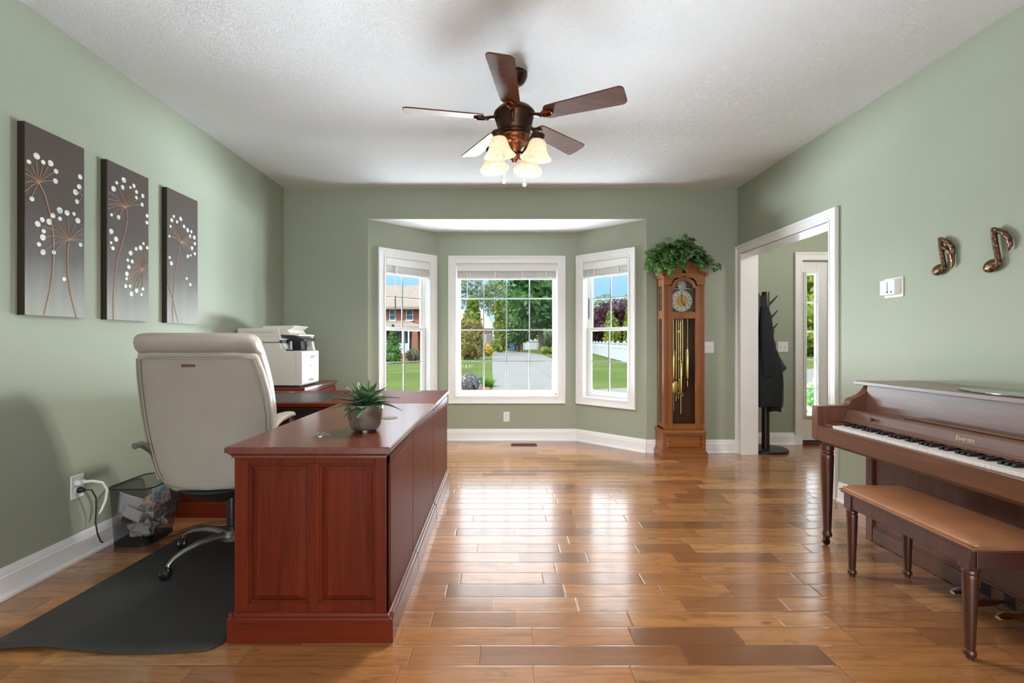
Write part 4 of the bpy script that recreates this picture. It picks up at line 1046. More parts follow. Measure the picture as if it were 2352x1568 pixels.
# ------------------------------------------------------------------ printer (its front faces +x)
pr = thing('office_printer', 'white multifunction laser printer with a dark control panel on the corner credenza', 'printer', (-1.935, 4.22, CZ))
q0, q1 = 4.030, 4.405
low = [(-2.207, CZ + .012), (-1.672, CZ + .012), (-1.660, CZ + .024), (-1.660, 1.072), (-1.668, 1.080), (-1.795, 1.080), (-1.812, 1.085), (-1.830, 1.105), (-1.842, 1.130), (-1.848, 1.150), (-2.207, 1.150)]
obj('body', MB().prism(low, q0, q1, 'y'), PRINTER_W, pr, bevel=.008)
obj('far_cheek', MB().prism([(-1.850, 1.078), (-1.690, 1.078), (-1.700, 1.12), (-1.712, 1.200), (-1.735, 1.225), (-1.850, 1.225)], q1 - .05, q1, 'y'), PRINTER_W, pr, bevel=.004)
obj('output_tray', MB().box(-1.85, q0 + .01, 1.0805, -1.75, q1 - .05, 1.086).box(-1.852, q0 + .012, 1.08, -1.846, q1 - .05, 1.215).prism([(-1.846, 1.084), (-1.75, 1.084), (-1.756, 1.17), (-1.846, 1.20)], q0 + .20, q1 - .051, 'y'), PRINTER_G, pr, smooth=False)
obj('tray_post', MB().box(-1.795, q0 + .05, 1.082, -1.781, q0 + .09, 1.165), GREY, pr, bevel=.002)
sc2 = obj('scanner', MB().prism([(-2.207, 1.152), (-1.866, 1.152), (-1.845, 1.172), (-1.842, 1.205), (-1.850, 1.262), (-1.864, 1.273), (-2.198, 1.273), (-2.207, 1.262)], q0 - .002, q1, 'y'), PRINTER_W, pr, bevel=.008)
obj('seam', MB().box(-2.205, q0 - .003, 1.149, -1.852, q0, 1.1525).box(-2.13, q0 - .0035, 1.237, -1.905, q0 - .001, 1.2395), GREY, sc2, smooth=False)
obj('document_feeder', MB().prism([(-2.03, 1.272), (-2.01, 1.292), (-1.752, 1.297), (-1.748, 1.291), (-1.775, 1.270), (-1.79, 1.262), (-1.85, 1.250)], q0 + .05, q1 - .02, 'y'), PRINTER_W, pr, bevel=.004)
obj('upper_front', MB().prism([(-1.850, 1.20), (-1.850, 1.265), (-1.80, 1.262), (-1.775, 1.225), (-1.70, 1.222), (-1.70, 1.205)], q0 + .03, q1, 'y'), PRINTER_W, pr, bevel=.004)
cp = obj('control_panel', MB().prism([(-1.846, 1.218), (-1.735, 1.212), (-1.655, 1.184), (-1.648, 1.172), (-1.655, 1.162), (-1.715, 1.163), (-1.735, 1.172), (-1.846, 1.205)], q0 + .012, q0 + .26, 'y'), PRINTER_G, pr, bevel=.003)
obj('base_foot', MB().box(-2.19, q0 + .012, CZ + .002, -1.69, q1 - .02, CZ + .014).box(-2.015, q0 - .003, CZ + .004, -1.840, q0 + .02, CZ + .017), BLACK_M, pr, smooth=False)
vt = MB()
for k in range(3):
    for j in range(7): vt.box(-2.013 + k * .020, q0 - .001, .808 + j * .0062, -1.997 + k * .020, q0 + .001, .812 + j * .0062)
obj('side_vent', vt, GREY, pr, smooth=False)
SEAM = plain('printer_seam', (.40, .38, .35), .6)
obj('front_seam', MB().box(-1.661, q0 + .01, .872, -1.6585, q1 - .005, .8745).box(-1.661, q0 + .012, 1.036, -1.6585, q1 - .03, 1.038).box(-1.712, q0 - .001, .870, -1.66, q0 + .001, .872).box(-1.713, q0 - .001, .872, -1.711, q0 + .001, 1.07), SEAM, pr, smooth=False)
obj('tray_handle', MB().box(-1.661, 4.21, 1.016, -1.6575, 4.29, 1.034).box(-1.6612, 4.10, 1.04, -1.658, 4.36, 1.043), GREY, pr, smooth=False)
obj('front_marks', MB().box(-1.661, 4.20, .945, -1.6585, 4.25, .952).box(-1.661, 4.18, .815, -1.6585, 4.27, .838), GREY, pr, smooth=False)
obj('front_sticker', MB().box(-1.661, 4.05, .800, -1.6585, 4.13, .835), plain('pale_sticker', (.45, .47, .58), .5, .4, 90), pr, smooth=False)

# ------------------------------------------------------------------ chair mat
mt = MB(); rows = []
for j in range(22):
    v = j / 21; y = 1.782 + 1.22 * v; row = []
    for i in range(26):
        u = i / 25; x = -1.945 + .075 * v + (.885 - .075 * v) * u
        z = .003
        if v < .12: z += (.010 + .006 * math.sin(u * 9)) * (1 - v / .12) * (.4 + .6 * math.sin(PI * min(1, u * 1.7)) ** 2) * (1 if u < .6 else .3)
        yy = y + .012 * math.sin(u * 7) * max(0, 1 - v / .15)
        # rounded corner at the desk side
        r = .07
        dx = max(0, x - (-1.06 - r)); dy = max(0, (1.782 + r) - y)
        if dx > 0 and dy > 0:
            m_ = math.hypot(dx, dy)
            if m_ > 0:
                k_ = max(dx, dy) / m_; x = (-1.06 - r) + dx * k_; yy = (1.782 + r) - dy * k_
        row.append((x, yy, z))
    rows.append(row)
mt.grid(rows)
mo = obj('chair_mat', mt, RUBBER, label='charcoal chair mat lying on the floor beside the return desk', cat='floor mat')
sd = mo.modifiers.new('thick', 'SOLIDIFY'); sd.thickness = .003; sd.offset = -1

# ------------------------------------------------------------------ office chair (built facing +y round its own centre)
ch = thing('office_chair', 'cream leather high-back office chair seen from behind', 'office chair', (0, 0, 0))
def sring(cx_, cyy, z, hw, hd, e=.42, bow=.0, n=36):
    ring = []
    for k in range(n):
        q = 2 * PI * k / n; c, s = math.cos(q), math.sin(q)
        x = hw * math.copysign(abs(c) ** e, c); y = hd * math.copysign(abs(s) ** e, s)
        ring.append((cx_ + x, cyy + y + bow * (x / hw) ** 2, z))
    return ring
def cline(z):                    # y of the back's rear face at height z
    t = (z - .40) / .80
    return -.155 - .20 * t + .045 * math.sin(PI * t)
sp1 = [(.395, .170), (.402, .215), (.418, .245), (.445, .266), (.50, .287), (.58, .304), (.68, .317), (.78, .321), (.90, .315), (1.00, .302), (1.075, .286), (1.098, .277), (1.106, .255)]
obj('back_shell', MB().loft([sring(0, cline(z) + .030, z, hw, .026, .38, .045) for z, hw in sp1]), LEATHER, ch, angle=60)
sp2 = [(.47, .20), (.49, .245), (.55, .275), (.66, .295), (.80, .303), (.92, .302), (1.02, .294), (1.10, .285), (1.16, .275), (1.195, .25)]
obj('back_cushion', MB().loft([sring(0, cline(z) + .095, z, hw, .060 if .5 < z < 1.15 else .04, .5, .055) for z, hw in sp2]), LEATHER, ch, angle=60)
hr = [(1.098, .272, .030), (1.103, .284, .055), (1.125, .290, .072), (1.155, .289, .074), (1.178, .282, .066), (1.194, .268, .050), (1.202, .235, .028)]
obj('head_roll', MB().loft([sring(0, cline(z) + .062 + .004, z + .0, hw, hd, .45, .04) for z, hw, hd in hr]), LEATHER, ch, angle=60)
def pip(off, r=.0035):
    pts = []
    body = [(z, hw) for z, hw in sp1 if .42 < z < 1.09]
    for z, hw in body: pts.append((-(hw - off), cline(z) + .004 + .045 * ((hw - off) / hw) ** 2 * .85, z))
    for k in range(1, 8): pts.append((-(.270 - off) + 2 * (.270 - off) * k / 8, cline(1.092) + .004 + .03 * abs(k / 4 - 1) ** 2, 1.094 - off * .5))
    for z, hw in body[::-1]: pts.append(((hw - off), cline(z) + .004 + .045 * ((hw - off) / hw) ** 2 * .85, z))
    return MB().tube(pts, r, 6)
obj('seam_piping', pip(.012), LEATHER, ch)
obj('seam_piping', pip(.030), LEATHER, ch)
obj('badge', MB().box(-.056, cline(1.045) + .000, 1.036, .010, cline(1.045) + .008, 1.050), plain('brown_plaque', (.11, .055, .03), .4), ch, bevel=.005)
st = [(.372, .19, -.11, .15), (.380, .235, -.135, .20), (.40, .255, -.145, .235), (.44, .268, -.145, .262), (.49, .268, -.13, .268), (.52, .258, -.12, .258), (.535, .23, -.10, .23)]
obj('seat', MB().loft([sring(0, (a + b_) / 2 + .02, z, hw, (b_ - a) / 2, .45) for z, hw, a, b_ in st]), LEATHER, ch, angle=60)
obj('seat_base', MB().lathe([(.045, .30), (.13, .345), (.17, .360), (.20, .388)], (0, .0, 0), 28), BLACK_M, ch)
obj('gas_column', MB().lathe([(.034, .09), (.034, .16), (.029, .165), (.029, .32)], (.055, 0, 0), 24), BLACK, ch)
obj('base_hub', MB().lathe([(.02, .075), (.055, .085), (.060, .11), (.045, .135), (.036, .14)], (.055, 0, 0), 24), ALU, ch)
for sx in (-1, 1):
    x = sx * .305
    pts = [(x, -.125, .690), (x, -.110, .708), (x, -.085, .726), (x, -.04, .738), (x, .05, .742), (x, .15, .738), (x, .20, .726)]
    rings = []
    for i, p in enumerate(pts):
        w_ = [.018, .026, .033, .037, .038, .034, .020][i]; h_ = [.010, .014, .016, .018, .018, .016, .010][i]
        rings.append([(p[0] + w_ * math.copysign(abs(math.cos(q)) ** .7, math.cos(q)), p[1], p[2] + h_ * math.copysign(abs(math.sin(q)) ** .7, math.sin(q))) for q in [2 * PI * k / 20 for k in range(20)]])
    arm = obj('armrest', MB().loft(rings), LEATHER, ch, angle=60)
    obj('arm_bracket', MB().tube([(x, .18, .722), (x * .99, .215, .66), (x * .95, .20, .56), (x * .86, .15, .46), (x * .7, .10, .41)], [.012, .015, .017, .016, .014], 10).tube([(x * 1.03, -.215, .640), (x * 1.0, -.180, .645), (x * .95, -.13, .60), (x * .88, -.06, .50), (x * .8, 0, .43)], [.016, .016, .014, .014, .013], 10), ALU, arm)
for k in range(5):
    A = math.radians(167.6 - 5 + 72 * k); ca, sa = math.cos(A), math.sin(A)
    def R(r, z, s=0): return (.055 + r * ca - s * sa, r * sa + s * ca, z)
    a = MB(); rings = []
    for (r, z, w_, h_) in ((.03, .112, .026, .022), (.10, .122, .024, .016), (.18, .120, .020, .013), (.25, .106, .016, .011), (.295, .088, .013, .010), (.318, .068, .012, .011), (.322, .052, .012, .010)):
        tilt = 0 if r < .29 else (r - .29) * 25
        rings.append([R(r + h_ * math.sin(q) * min(1, tilt), z + h_ * math.sin(q) * max(.1, 1 - tilt), w_ * math.cos(q)) for q in [2 * PI * i / 14 for i in range(14)]])
    a.loft(rings)
    ba = obj('base_arm', a, ALU, ch, angle=60)
    yaw = A + [2.2, .7, 1.2, 2.6, 1.7][k]
    cc = R(.326, 0.0063); MC = Matrix.Translation((cc[0], cc[1], .0065)) @ Matrix.Rotation(yaw, 4, 'Z') @ Matrix.Translation((.010, 0, 0))
    c = MB(MC)
    for s in (-1, 1): c.lathe([(.008, -.0085), (.022, -.009), (.0255, -.005), (.0255, .004), (.022, .0085), (.006, .009)], (0, s * .0135, .0255), 22, 'y')
    c.lathe([(.024, -.006), (.027, 0), (.024, .006)], (0, 0, .030), 20, 'y').lathe([(.011, .03), (.011, .056)], (-.010, 0, 0), 12)
    obj('caster', c, BLACK, ba)
ch.location = (-1.515, 2.615, 0); ch.rotation_euler = (0, 0, math.radians(5))

# ------------------------------------------------------------------ wire waste bin and what is in it
def wire_mesh_mat():
    m, nt, b = new_mat('black_wire_mesh')
    setb(nt, b, color=(.012, .012, .012), rough=.45, metal=.3)
    out = nt.nodes['Material Output']; tr = nd(nt, 'BsdfTransparent', {0: (1, 1, 1, 1)})
    mx = nd(nt, 'MixShader', {0: .40, 1: tr.outputs[0], 2: b.outputs[0]}); nt.links.new(mx.outputs[0], out.inputs[0])
    return m
WMESH = wire_mesh_mat()
def rrect(x0, x1, y0, y1, z, r=.04):
    ring = []
    for (cx_, cy2, a0) in ((x1 - r, y1 - r, 0), (x0 + r, y1 - r, PI / 2), (x0 + r, y0 + r, PI), (x1 - r, y0 + r, 1.5 * PI)):
        for k in range(6): q = a0 + PI / 2 * k / 5; ring.append((cx_ + r * math.cos(q), cy2 + r * math.sin(q), z))
    return ring
bn = thing('waste_bin', 'black wire mesh waste bin full of paper beside the left wall', 'waste bin', (-2.10, 2.85, 0))
low_, top_ = (-2.196, -1.990, 2.700, 2.945), (-2.212, -1.962, 2.680, 3.020)
obj('mesh_wall', MB().loft([rrect(*low_, .006, .045), rrect(*[(a * .5 + b_ * .5) for a, b_ in zip(low_, top_)], .17, .05), rrect(*top_, .330, .055)], cap=False), WMESH, bn)
obj('rim', MB().tube(rrect(*top_, .332, .055), .0045, 8, closed=True), BLACKWIRE, bn)
obj('bottom', MB().loft([rrect(*low_, .0, .045), rrect(*[l + d for l, d in zip(low_, (-.002, .002, -.002, .002))], .016, .045)]), BLACKWIRE, bn)
PAPER = plain('crumpled_paper', (.50, .47, .44), .8, .12, 20); PAPERW = plain('white_paper_sheet', (.62, .60, .61), .7, .03)
KRAFT = plain('brown_food_bag', (.13, .06, .025), .7, .2, 15)
def mag_mat(name='magazine_print', stops=((.30, (.65, .62, .55)), (.42, (.16, .38, .50)), (.5, (.66, .60, .50)), (.58, (.50, .06, .07)), (.68, (.70, .66, .55)))):
    m, nt, b = new_mat(name)
    n = nd(nt, 'TexNoise', {'Vector': ocoord(nt), 'Scale': 14.0, 'Detail': 3.0})
    setb(nt, b, color=ramp(nt, n.outputs[0], list(stops)), rough=.35); return m
def crumple(c, r, m_, label, seed, name='crumpled_paper', cat='paper', grp='crumpled papers in the waste bin'):
    rg = random.Random(seed); b = MB(); nu, nv = 18, 12
    ph = [rg.uniform(0, 6) for _ in range(8)]
    rings = []
    for k in range(1, nv):
        t = PI * k / nv; ring = []
        for i in range(nu):
            q = 2 * PI * i / nu
            f = 1 + .16 * math.sin(3 * q + ph[0] + 2 * t) + .12 * math.sin(5 * q - 3 * t + ph[1]) + .12 * math.sin(6 * t + 2 * q + ph[2]) + rg.uniform(-.07, .07)
            ring.append((c[0] + r[0] * f * math.sin(t) * math.cos(q), c[1] + r[1] * f * math.sin(t) * math.sin(q), c[2] - r[2] * f * math.cos(t)))
        rings.append(ring)
    b.loft(rings)
    return obj(name, b, m_, label=label, cat=cat, group=grp, angle=18)
crumple((-2.070, 2.778, .080), (.072, .048, .044), PAPER, 'crumpled grey tissue at the bottom front of the waste bin', 3)
crumple((-2.085, 2.878, .078), (.065, .042, .044), PAPER, 'crumpled paper low in the bin behind the front tissue', 5)
crumple((-2.150, 2.775, .145), (.030, .030, .034), KRAFT, 'crumpled brown paper bag in the waste bin', 8, 'paper_bag', 'bag')
crumple((-2.030, 2.84, .160), (.030, .055, .040), plain('silver_wrapper', (.40, .40, .38), .35, .35, 30, metal=.3), 'silver crumpled wrapper near the bin corner', 12, 'food_wrapper', 'wrapper')
def sheet(name, P0, U, V, m_, label, cat, bend=.02, nrm=(0, -1, .3), nu=8, nv=8):
    P0, U, V, N_ = Vector(P0), Vector(U), Vector(V), Vector(nrm)
    b = MB().grid([[tuple(P0 + U * (i / nu) + V * (j / nv) + N_ * bend * math.sin(PI * i / nu)) for i in range(nu + 1)] for j in range(nv + 1)])
    o = obj(name, b, m_, label=label, cat=cat)
    s_ = o.modifiers.new('thick', 'SOLIDIFY'); s_.thickness = .0015
    return o
sheet('paper_sheet', (-2.190, 2.745, .180), (.130, .02, -.050), (-.005, .02, .115), PAPERW, 'large white sheet of paper standing in the waste bin', 'paper', .012)
sheet('envelope', (-2.155, 2.722, .175), (.095, .012, -.050), (.015, .018, .055), plain('pale_envelope', (.66, .64, .63), .6), 'pale open envelope in front of the white sheet in the bin', 'envelope', .006)
sheet('magazine', (-2.020, 2.790, .185), (.022, .12, .012), (-.012, .010, .125), mag_mat(), 'colourful glossy magazine leaning at the bin corner', 'magazine', .01, (1, -.2, 0))
sheet('flyer', (-2.085, 2.760, .200), (.062, .02, .018), (.010, .05, .055), mag_mat('flyer_print', ((.35, (.70, .66, .58)), (.5, (.68, .60, .45)), (.57, (.48, .10, .07)), (.66, (.66, .62, .55)))), 'small printed flyer with red and cream picture in the bin', 'flyer', .008)

# ------------------------------------------------------------------ plugs and cords
wc = thing('charger_cable', 'white charger cable plugged into the left wall outlet', 'cable', (XL + .01, 2.541, .412))
obj('plug', MB().box(XL + .0065, 2.524, .400, XL + .034, 2.560, .426), PLASTIC_W, wc, bevel=.004)
obj('cable', MB().tube([(XL + .030, 2.545, .414), (XL + .055, 2.575, .410), (XL + .075, 2.615, .390), (XL + .080, 2.640, .345), (XL + .068, 2.645, .285), (XL + .058, 2.628, .235), (XL + .052, 2.620, .215)], [.009, .0075, .0065, .0065, .0065, .006, .0035], 10), PLASTIC_W, wc)
bc = thing('power_cord', 'black power cord dropping from the left wall outlet behind the waste bin', 'cord', (XL + .01, 2.541, .372))
obj('plug', MB().lathe([(.012, .0065), (.017, .016), (.014, .03), (.008, .042)], (XL, 2.541, .372), 16, 'x'), BLACK_M, bc)
obj('cord', MB().tube([(XL + .04, 2.545, .372), (XL + .06, 2.565, .365), (XL + .062, 2.590, .315), (XL + .050, 2.604, .245), (XL + .050, 2.600, .18), (XL + .052, 2.612, .11), (XL + .045, 2.640, .06), (XL + .040, 2.660, .045), (XL + .02, 2.674, .042)], .0038, 8), BLACK_M, bc)
fc = obj('computer_cable', MB().tube([(-1.955, 2.84, .004), (-1.915, 2.91, .004), (-1.90, 2.99, .004), (-1.82, 3.035, .004), (-1.70, 3.06, .004), (-1.62, 3.08, .004)], .0035, 6).tube([(-1.95, 2.92, .004), (-1.925, 3.00, .004), (-1.86, 3.06, .004), (-1.76, 3.09, .004), (-1.62, 3.11, .004)], .003, 6), BLACK_M, label='thin black cables on the floor between the waste bin and the desk', cat='cable')

# ------------------------------------------------------------------ succulent on the return desk
def chevron_mat():
    m, nt, b = new_mat('herringbone_glaze')
    t = nd(nt, 'TexCoord'); sp = nd(nt, 'SeparateXYZ', {0: t.outputs['Object']})
    ang = mth(nt, 'DIVIDE', mth(nt, 'ARCTAN2', sp.outputs[1], sp.outputs[0]), 2 * PI)
    u = mth(nt, 'MULTIPLY', ang, 22.0)
    tri = mth(nt, 'MULTIPLY', mth(nt, 'ABSOLUTE', mth(nt, 'SUBTRACT', mth(nt, 'FRACT', u), .5)), 2.0)
    v = mth(nt, 'FRACT', mth(nt, 'MULTIPLY_ADD', sp.outputs[2], 115.0, mth(nt, 'MULTIPLY', tri, 1.25)))
    s = mth(nt, 'GREATER_THAN', v, .50)
    n = nd(nt, 'TexNoise', {'Vector': ocoord(nt), 'Scale': 18.0, 'Detail': 3.0})
    lightc = ramp(nt, n.outputs[0], [(.4, (.20, .125, .07)), (.6, (.34, .29, .23))])
    setb(nt, b, color=mixc(nt, s, (.018, .018, .02), lightc), rough=.3, normal=bump(nt, s, .4, .002))
    return m
px_, py_ = -.608, 2.170
sv = thing('succulent_pot', 'small spiky green plant in a herringbone pot on the return desk', 'plant', (px_, py_, DZT))
CHEV = chevron_mat()
obj('pot', MB().lathe([(.050, .006), (.060, .012), (.069, .03), (.076, .06), (.079, .09), (.0795, .118), (.078, .121), (.074, .121), (.073, .105)], (px_, py_, DZT), 48), CHEV, sv)
for k in range(3):
    a = k * 2.094 - 1.3; obj('pot_foot', MB().lathe([(.011, 0), (.012, .004), (.010, .012)], (px_ + .044 * math.cos(a), py_ + .044 * math.sin(a), DZT), 12), plain('pale_ceramic', (.42, .38, .33), .5), sv)
obj('soil', MB().lathe([(.0745, .108), (.04, .112), (.001, .113)], (px_, py_, DZT), 28), plain('dark_soil', (.02, .014, .01), .9, .4, 80), sv)
AGA = leaf_mat('succulent_green', (.014, .050, .020), (.045, .105, .040), (.16, .24, .09), 20, .40, .08)
rng = random.Random(5); lv = MB()
for tier, (cnt, el, L) in enumerate(((9, 14, .13), (9, 30, .125), (8, 48, .115), (6, 66, .10), (3, 82, .085))):
    for k in range(cnt):
        a = 2 * PI * (k + .5 * (tier % 2)) / cnt + rng.uniform(-.2, .2); e = math.radians(el + rng.uniform(-7, 7))
        d = (math.cos(a) * math.cos(e), math.sin(a) * math.cos(e), math.sin(e))
        leaf(lv, (px_ + .012 * math.cos(a), py_ + .012 * math.sin(a), DZT + .112 + .006 * tier), d, (0, 0, 1) if el < 75 else (1, 0, .2), L * rng.uniform(.85, 1.15), .047, rng.uniform(.12, .5) if el < 50 else .12, .35, False, 7)
o = obj('leaves', lv, AGA, sv, recalc=False)
s_ = o.modifiers.new('thick', 'SOLIDIFY'); s_.thickness = .0022

# ------------------------------------------------------------------ coat rack in the hall
RX, RY = 2.846, 5.12
cr = thing('coat_rack', 'dark wood standing coat rack with slanted pegs in the hall', 'coat rack', (RX, RY, 0))
obj('base_disc', MB().lathe([(.212, 0), (.215, .004), (.215, .020), (.208, .025), (.04, .025)], (RX, RY, 0), 48), plain('rack_base_black', (.012, .008, .007), .35), cr)
obj('pole', MB().lathe([(.038, .025), (.038, 1.680), (.034, 1.690), (.001, 1.690)], (RX, RY, 0), 32), ESPRESSO, cr)
for s, zs in ((1, (1.545, 1.385, 1.245)), (-1, (1.50, 1.34, 1.20))):
    for z in zs:
        obj('peg', MB().tube([(RX + s * .030, RY - (0 if s > 0 else .0), z), (RX + s * .07, RY, z + .042), (RX + s * .128, RY, z + .105)], [.0125, .011, .005], 10), ESPRESSO, cr)
def cloth(rows, m_, parent, name, seed, amp=.012, n=64):
    rg = random.Random(seed); ph = [rg.uniform(0, 6) for _ in range(4)]; rings = []
    for (z, x0, x1, y0, y1) in rows:
        ring = []
        for k in range(n):
            q = 2 * PI * k / n; c, s = math.cos(q), math.sin(q)
            f = 1 + amp * 6 * (.5 * math.sin(5 * q + ph[0] + z * 3) + .35 * math.sin(9 * q + ph[1] - z * 5) + .25 * math.sin(14 * q + ph[2] + 2 * z))
            ring.append(((x0 + x1) / 2 + (x1 - x0) / 2 * math.copysign(abs(c) ** .75, c) * (1 + (f - 1) * .35), (y0 + y1) / 2 + (y1 - y0) / 2 * math.copysign(abs(s) ** .75, s) * f, z + .006 * math.sin(3 * q + ph[3])))
        rings.append(ring)
    return obj(name, MB().loft(rings), m_, parent, angle=70)
NAVY = plain('navy_shell_fabric', (.014, .018, .030), .5, .3, 14, .35, 90)
jk = thing('black_coat', 'long black coat hanging on the left pegs of the coat rack', 'coat', (2.80, 5.0, .44))
cloth([(1.64, 2.74, 2.80, 5.04, 5.09), (1.60, 2.72, 2.815, 5.01, 5.10), (1.50, 2.69, 2.815, 4.99, 5.10), (1.38, 2.67, 2.835, 4.97, 5.09), (1.25, 2.66, 2.850, 4.95, 5.08), (1.10, 2.655, 2.875, 4.94, 5.075), (.98, 2.65, 2.92, 4.93, 5.07), (.86, 2.65, 2.945, 4.925, 5.07), (.72, 2.645, 2.955, 4.92, 5.07), (.58, 2.645, 2.955, 4.92, 5.07), (.485, 2.645, 2.952, 4.925, 5.068)], FABRIC_BLK, jk, 'coat_body', 2)
cloth([(1.52, 2.72, 2.79, 4.955, 4.995), (1.44, 2.70, 2.815, 4.935, 4.99), (1.30, 2.69, 2.83, 4.925, 4.985), (1.12, 2.69, 2.835, 4.915, 4.98), (.95, 2.70, 2.84, 4.91, 4.98), (.80, 2.71, 2.835, 4.915, 4.98)], FABRIC_BLK, jk, 'sleeve', 9)
cloth([(.60, 2.80, 2.93, 4.94, 5.06), (.50, 2.80, 2.93, 4.935, 5.06), (.435, 2.805, 2.928, 4.94, 5.055)], FABRIC_BLK, jk, 'lining_hem', 4)
hj = thing('navy_jacket', 'short navy hooded jacket hung under the black coat on the rack', 'jacket', (2.73, 5.0, 1.15))
cloth([(1.66, 2.685, 2.735, 5.02, 5.08), (1.62, 2.665, 2.745, 5.00, 5.10), (1.52, 2.645, 2.74, 4.97, 5.12), (1.35, 2.632, 2.70, 4.95, 5.13), (1.20, 2.632, 2.68, 4.95, 5.12)], NAVY, hj, 'jacket_body', 6)
ub = thing('folding_umbrella', 'folded dark umbrella with a red band hanging from the lowest right peg', 'umbrella', (2.905, 5.06, 1.0))
obj('wrist_loop', MB().tube([(2.925, 5.095, 1.285), (2.900, 5.075, 1.22), (2.905, 5.065, 1.16)], .004, 8), BLACK_M, ub)
obj('handle', MB().lathe([(.012, 1.16), (.014, 1.12), (.016, 1.06), (.014, 1.02)], (2.908, 5.065, 0), 14), BLACK_M, ub)
obj('band', MB().lathe([(.0155, 1.150), (.0155, 1.138)], (2.908, 5.065, 0), 14), plain('red_band', (.35, .03, .03), .5), ub)
obj('canopy', MB().loft([[(2.925 + .022 * math.cos(q) + dx, 5.06 + .018 * math.sin(q), z + .05 * math.cos(q) * k_) for q in [2 * PI * i / 16 for i in range(16)]] for z, dx, k_ in ((1.03, 0, 0), (.99, .015, .1), (.94, .045, .3), (.89, .065, .5), (.865, .09, .5))]), plain('dark_umbrella_cloth', (.05, .055, .07), .45, .5, 40), ub)

# ------------------------------------------------------------------ outdoors
def ss(t):
    t = max(0.0, min(1.0, t)); return t * t * (3 - 2 * t)
def gz(x, y):
    return -.25 - 1.08 * ss((-x - 3.0) / 7) * ss((y - 13) / 46)
def grass_mat():
    m, nt, b = new_mat('lawn_grass')
    n = nd(nt, 'TexNoise', {'Vector': ocoord(nt), 'Scale': .35, 'Detail': 5.0})
    n2 = nd(nt, 'TexNoise', {'Vector': ocoord(nt), 'Scale': 9.0, 'Detail': 6.0, 'Roughness': .7})
    c = ramp(nt, n.outputs[0], [(.35, (.055, .090, .018)), (.55, (.078, .112, .024)), (.72, (.115, .122, .036))])
    c = mixc(nt, mth(nt, 'MULTIPLY', ramp(nt, n2.outputs[0], [(.4, 0.0), (.65, 1.0)]), .5), c, (.032, .058, .010))
    setb(nt, b, color=c, rough=.95, spec=.1, normal=bump(nt, n2.outputs[0], .6, .05)); return m
g = []
xs = [-70, -50, -38, -30, -25, -21, -18, -15, -13, -11, -9.5, -8, -7, -6, -5, -4, -3, -2, -1, 0, 2, 4, 8, 15, 30, 60, 110]
ys = [5.72, 7, 9, 11, 13, 16, 19, 22, 26, 30, 35, 40, 46, 53, 60, 70, 85, 110, 150]
for y in ys: g.append([(x, y, gz(x, y)) for x in xs])
g2 = [[(x, y, gz(x, 5.72)) for x in (-70, -20, -2.45)] for y in (-30, 5.72)]
g3 = [[(x, y, -.25) for x in (4.95, 20, 110)] for y in (-30, 5.72)]
struct('lawn', MB().grid(g).grid(g2).grid(g3), grass_mat())
CONC = plain('driveway_concrete', (.125, .124, .123), .85, .08, 1.2, .2, 40)
dw = MB().prism([(-.10, 6.6), (-.19, 13.85), (-.75, 48.5), (-.85, 60), (-.3, 78), (3.5, 60), (4.56, 51.7), (4.25, 36.5), (2.78, 13.95), (3.84, 14.5), (16, 24.6), (40, 44), (52, 44), (12, 16.2), (4.6, 10.2), (5.5, 6.6)], -.33, -.238, 'z')
struct('driveway', dw, CONC, smooth=False)
struct('driveway_joint', MB().prism([(1.95, 13), (1.975, 13), (2.28, 55), (2.25, 55)], -.238, -.2365, 'z'), plain('joint_dark', (.09, .085, .08), .9), smooth=False)
struct('mulch_bed', MB().prism([(-1.9, 11.6), (-.28, 11.6), (-.30, 15.6), (-1.0, 16.6), (-2.0, 16.0)], -.30, -.236, 'z'), plain('mulch', (.16, .070, .035), .95, .4, 12, .6, 40), smooth=False)

def leafcloud(mb, centers, n, size, rg, flat=.0):
    for _ in range(n):
        c, r = centers[rg.randrange(len(centers))]
        a = rg.uniform(0, 2 * PI); z = rg.uniform(-1, 1); q = math.sqrt(1 - z * z); k = rg.uniform(.72, 1.06)
        p = Vector((c[0] + r[0] * k * q * math.cos(a), c[1] + r[1] * k * q * math.sin(a), c[2] + r[2] * k * z))
        d = Vector((rg.gauss(0, 1), rg.gauss(0, 1), rg.gauss(0, .7))).normalized(); u = d.orthogonal().normalized()
        u = (u * math.cos(a * 3) + d.cross(u) * math.sin(a * 3)); s = size * rg.uniform(.6, 1.3)
        w_ = d.cross(u)
        mb.add([tuple(p - u * s), tuple(p + w_ * s * .45), tuple(p + u * s), tuple(p - w_ * s * .45)], [(0, 1, 2, 3)])
def lump(mb, c, r, rg, nu=14, nv=9):
    ph = [rg.uniform(0, 6) for _ in range(4)]; rings = []
    for k in range(1, nv):
        t = PI * k / nv
        rings.append([(c[0] + r[0] * f * math.sin(t) * math.cos(q), c[1] + r[1] * f * math.sin(t) * math.sin(q), c[2] - r[2] * f * math.cos(t)) for q in [2 * PI * i / nu for i in range(nu)] for f in [.86 + .10 * math.sin(3 * q + ph[0] + 4 * t) + .08 * math.sin(5 * q + ph[1] - 3 * t)]])
    mb.loft(rings)
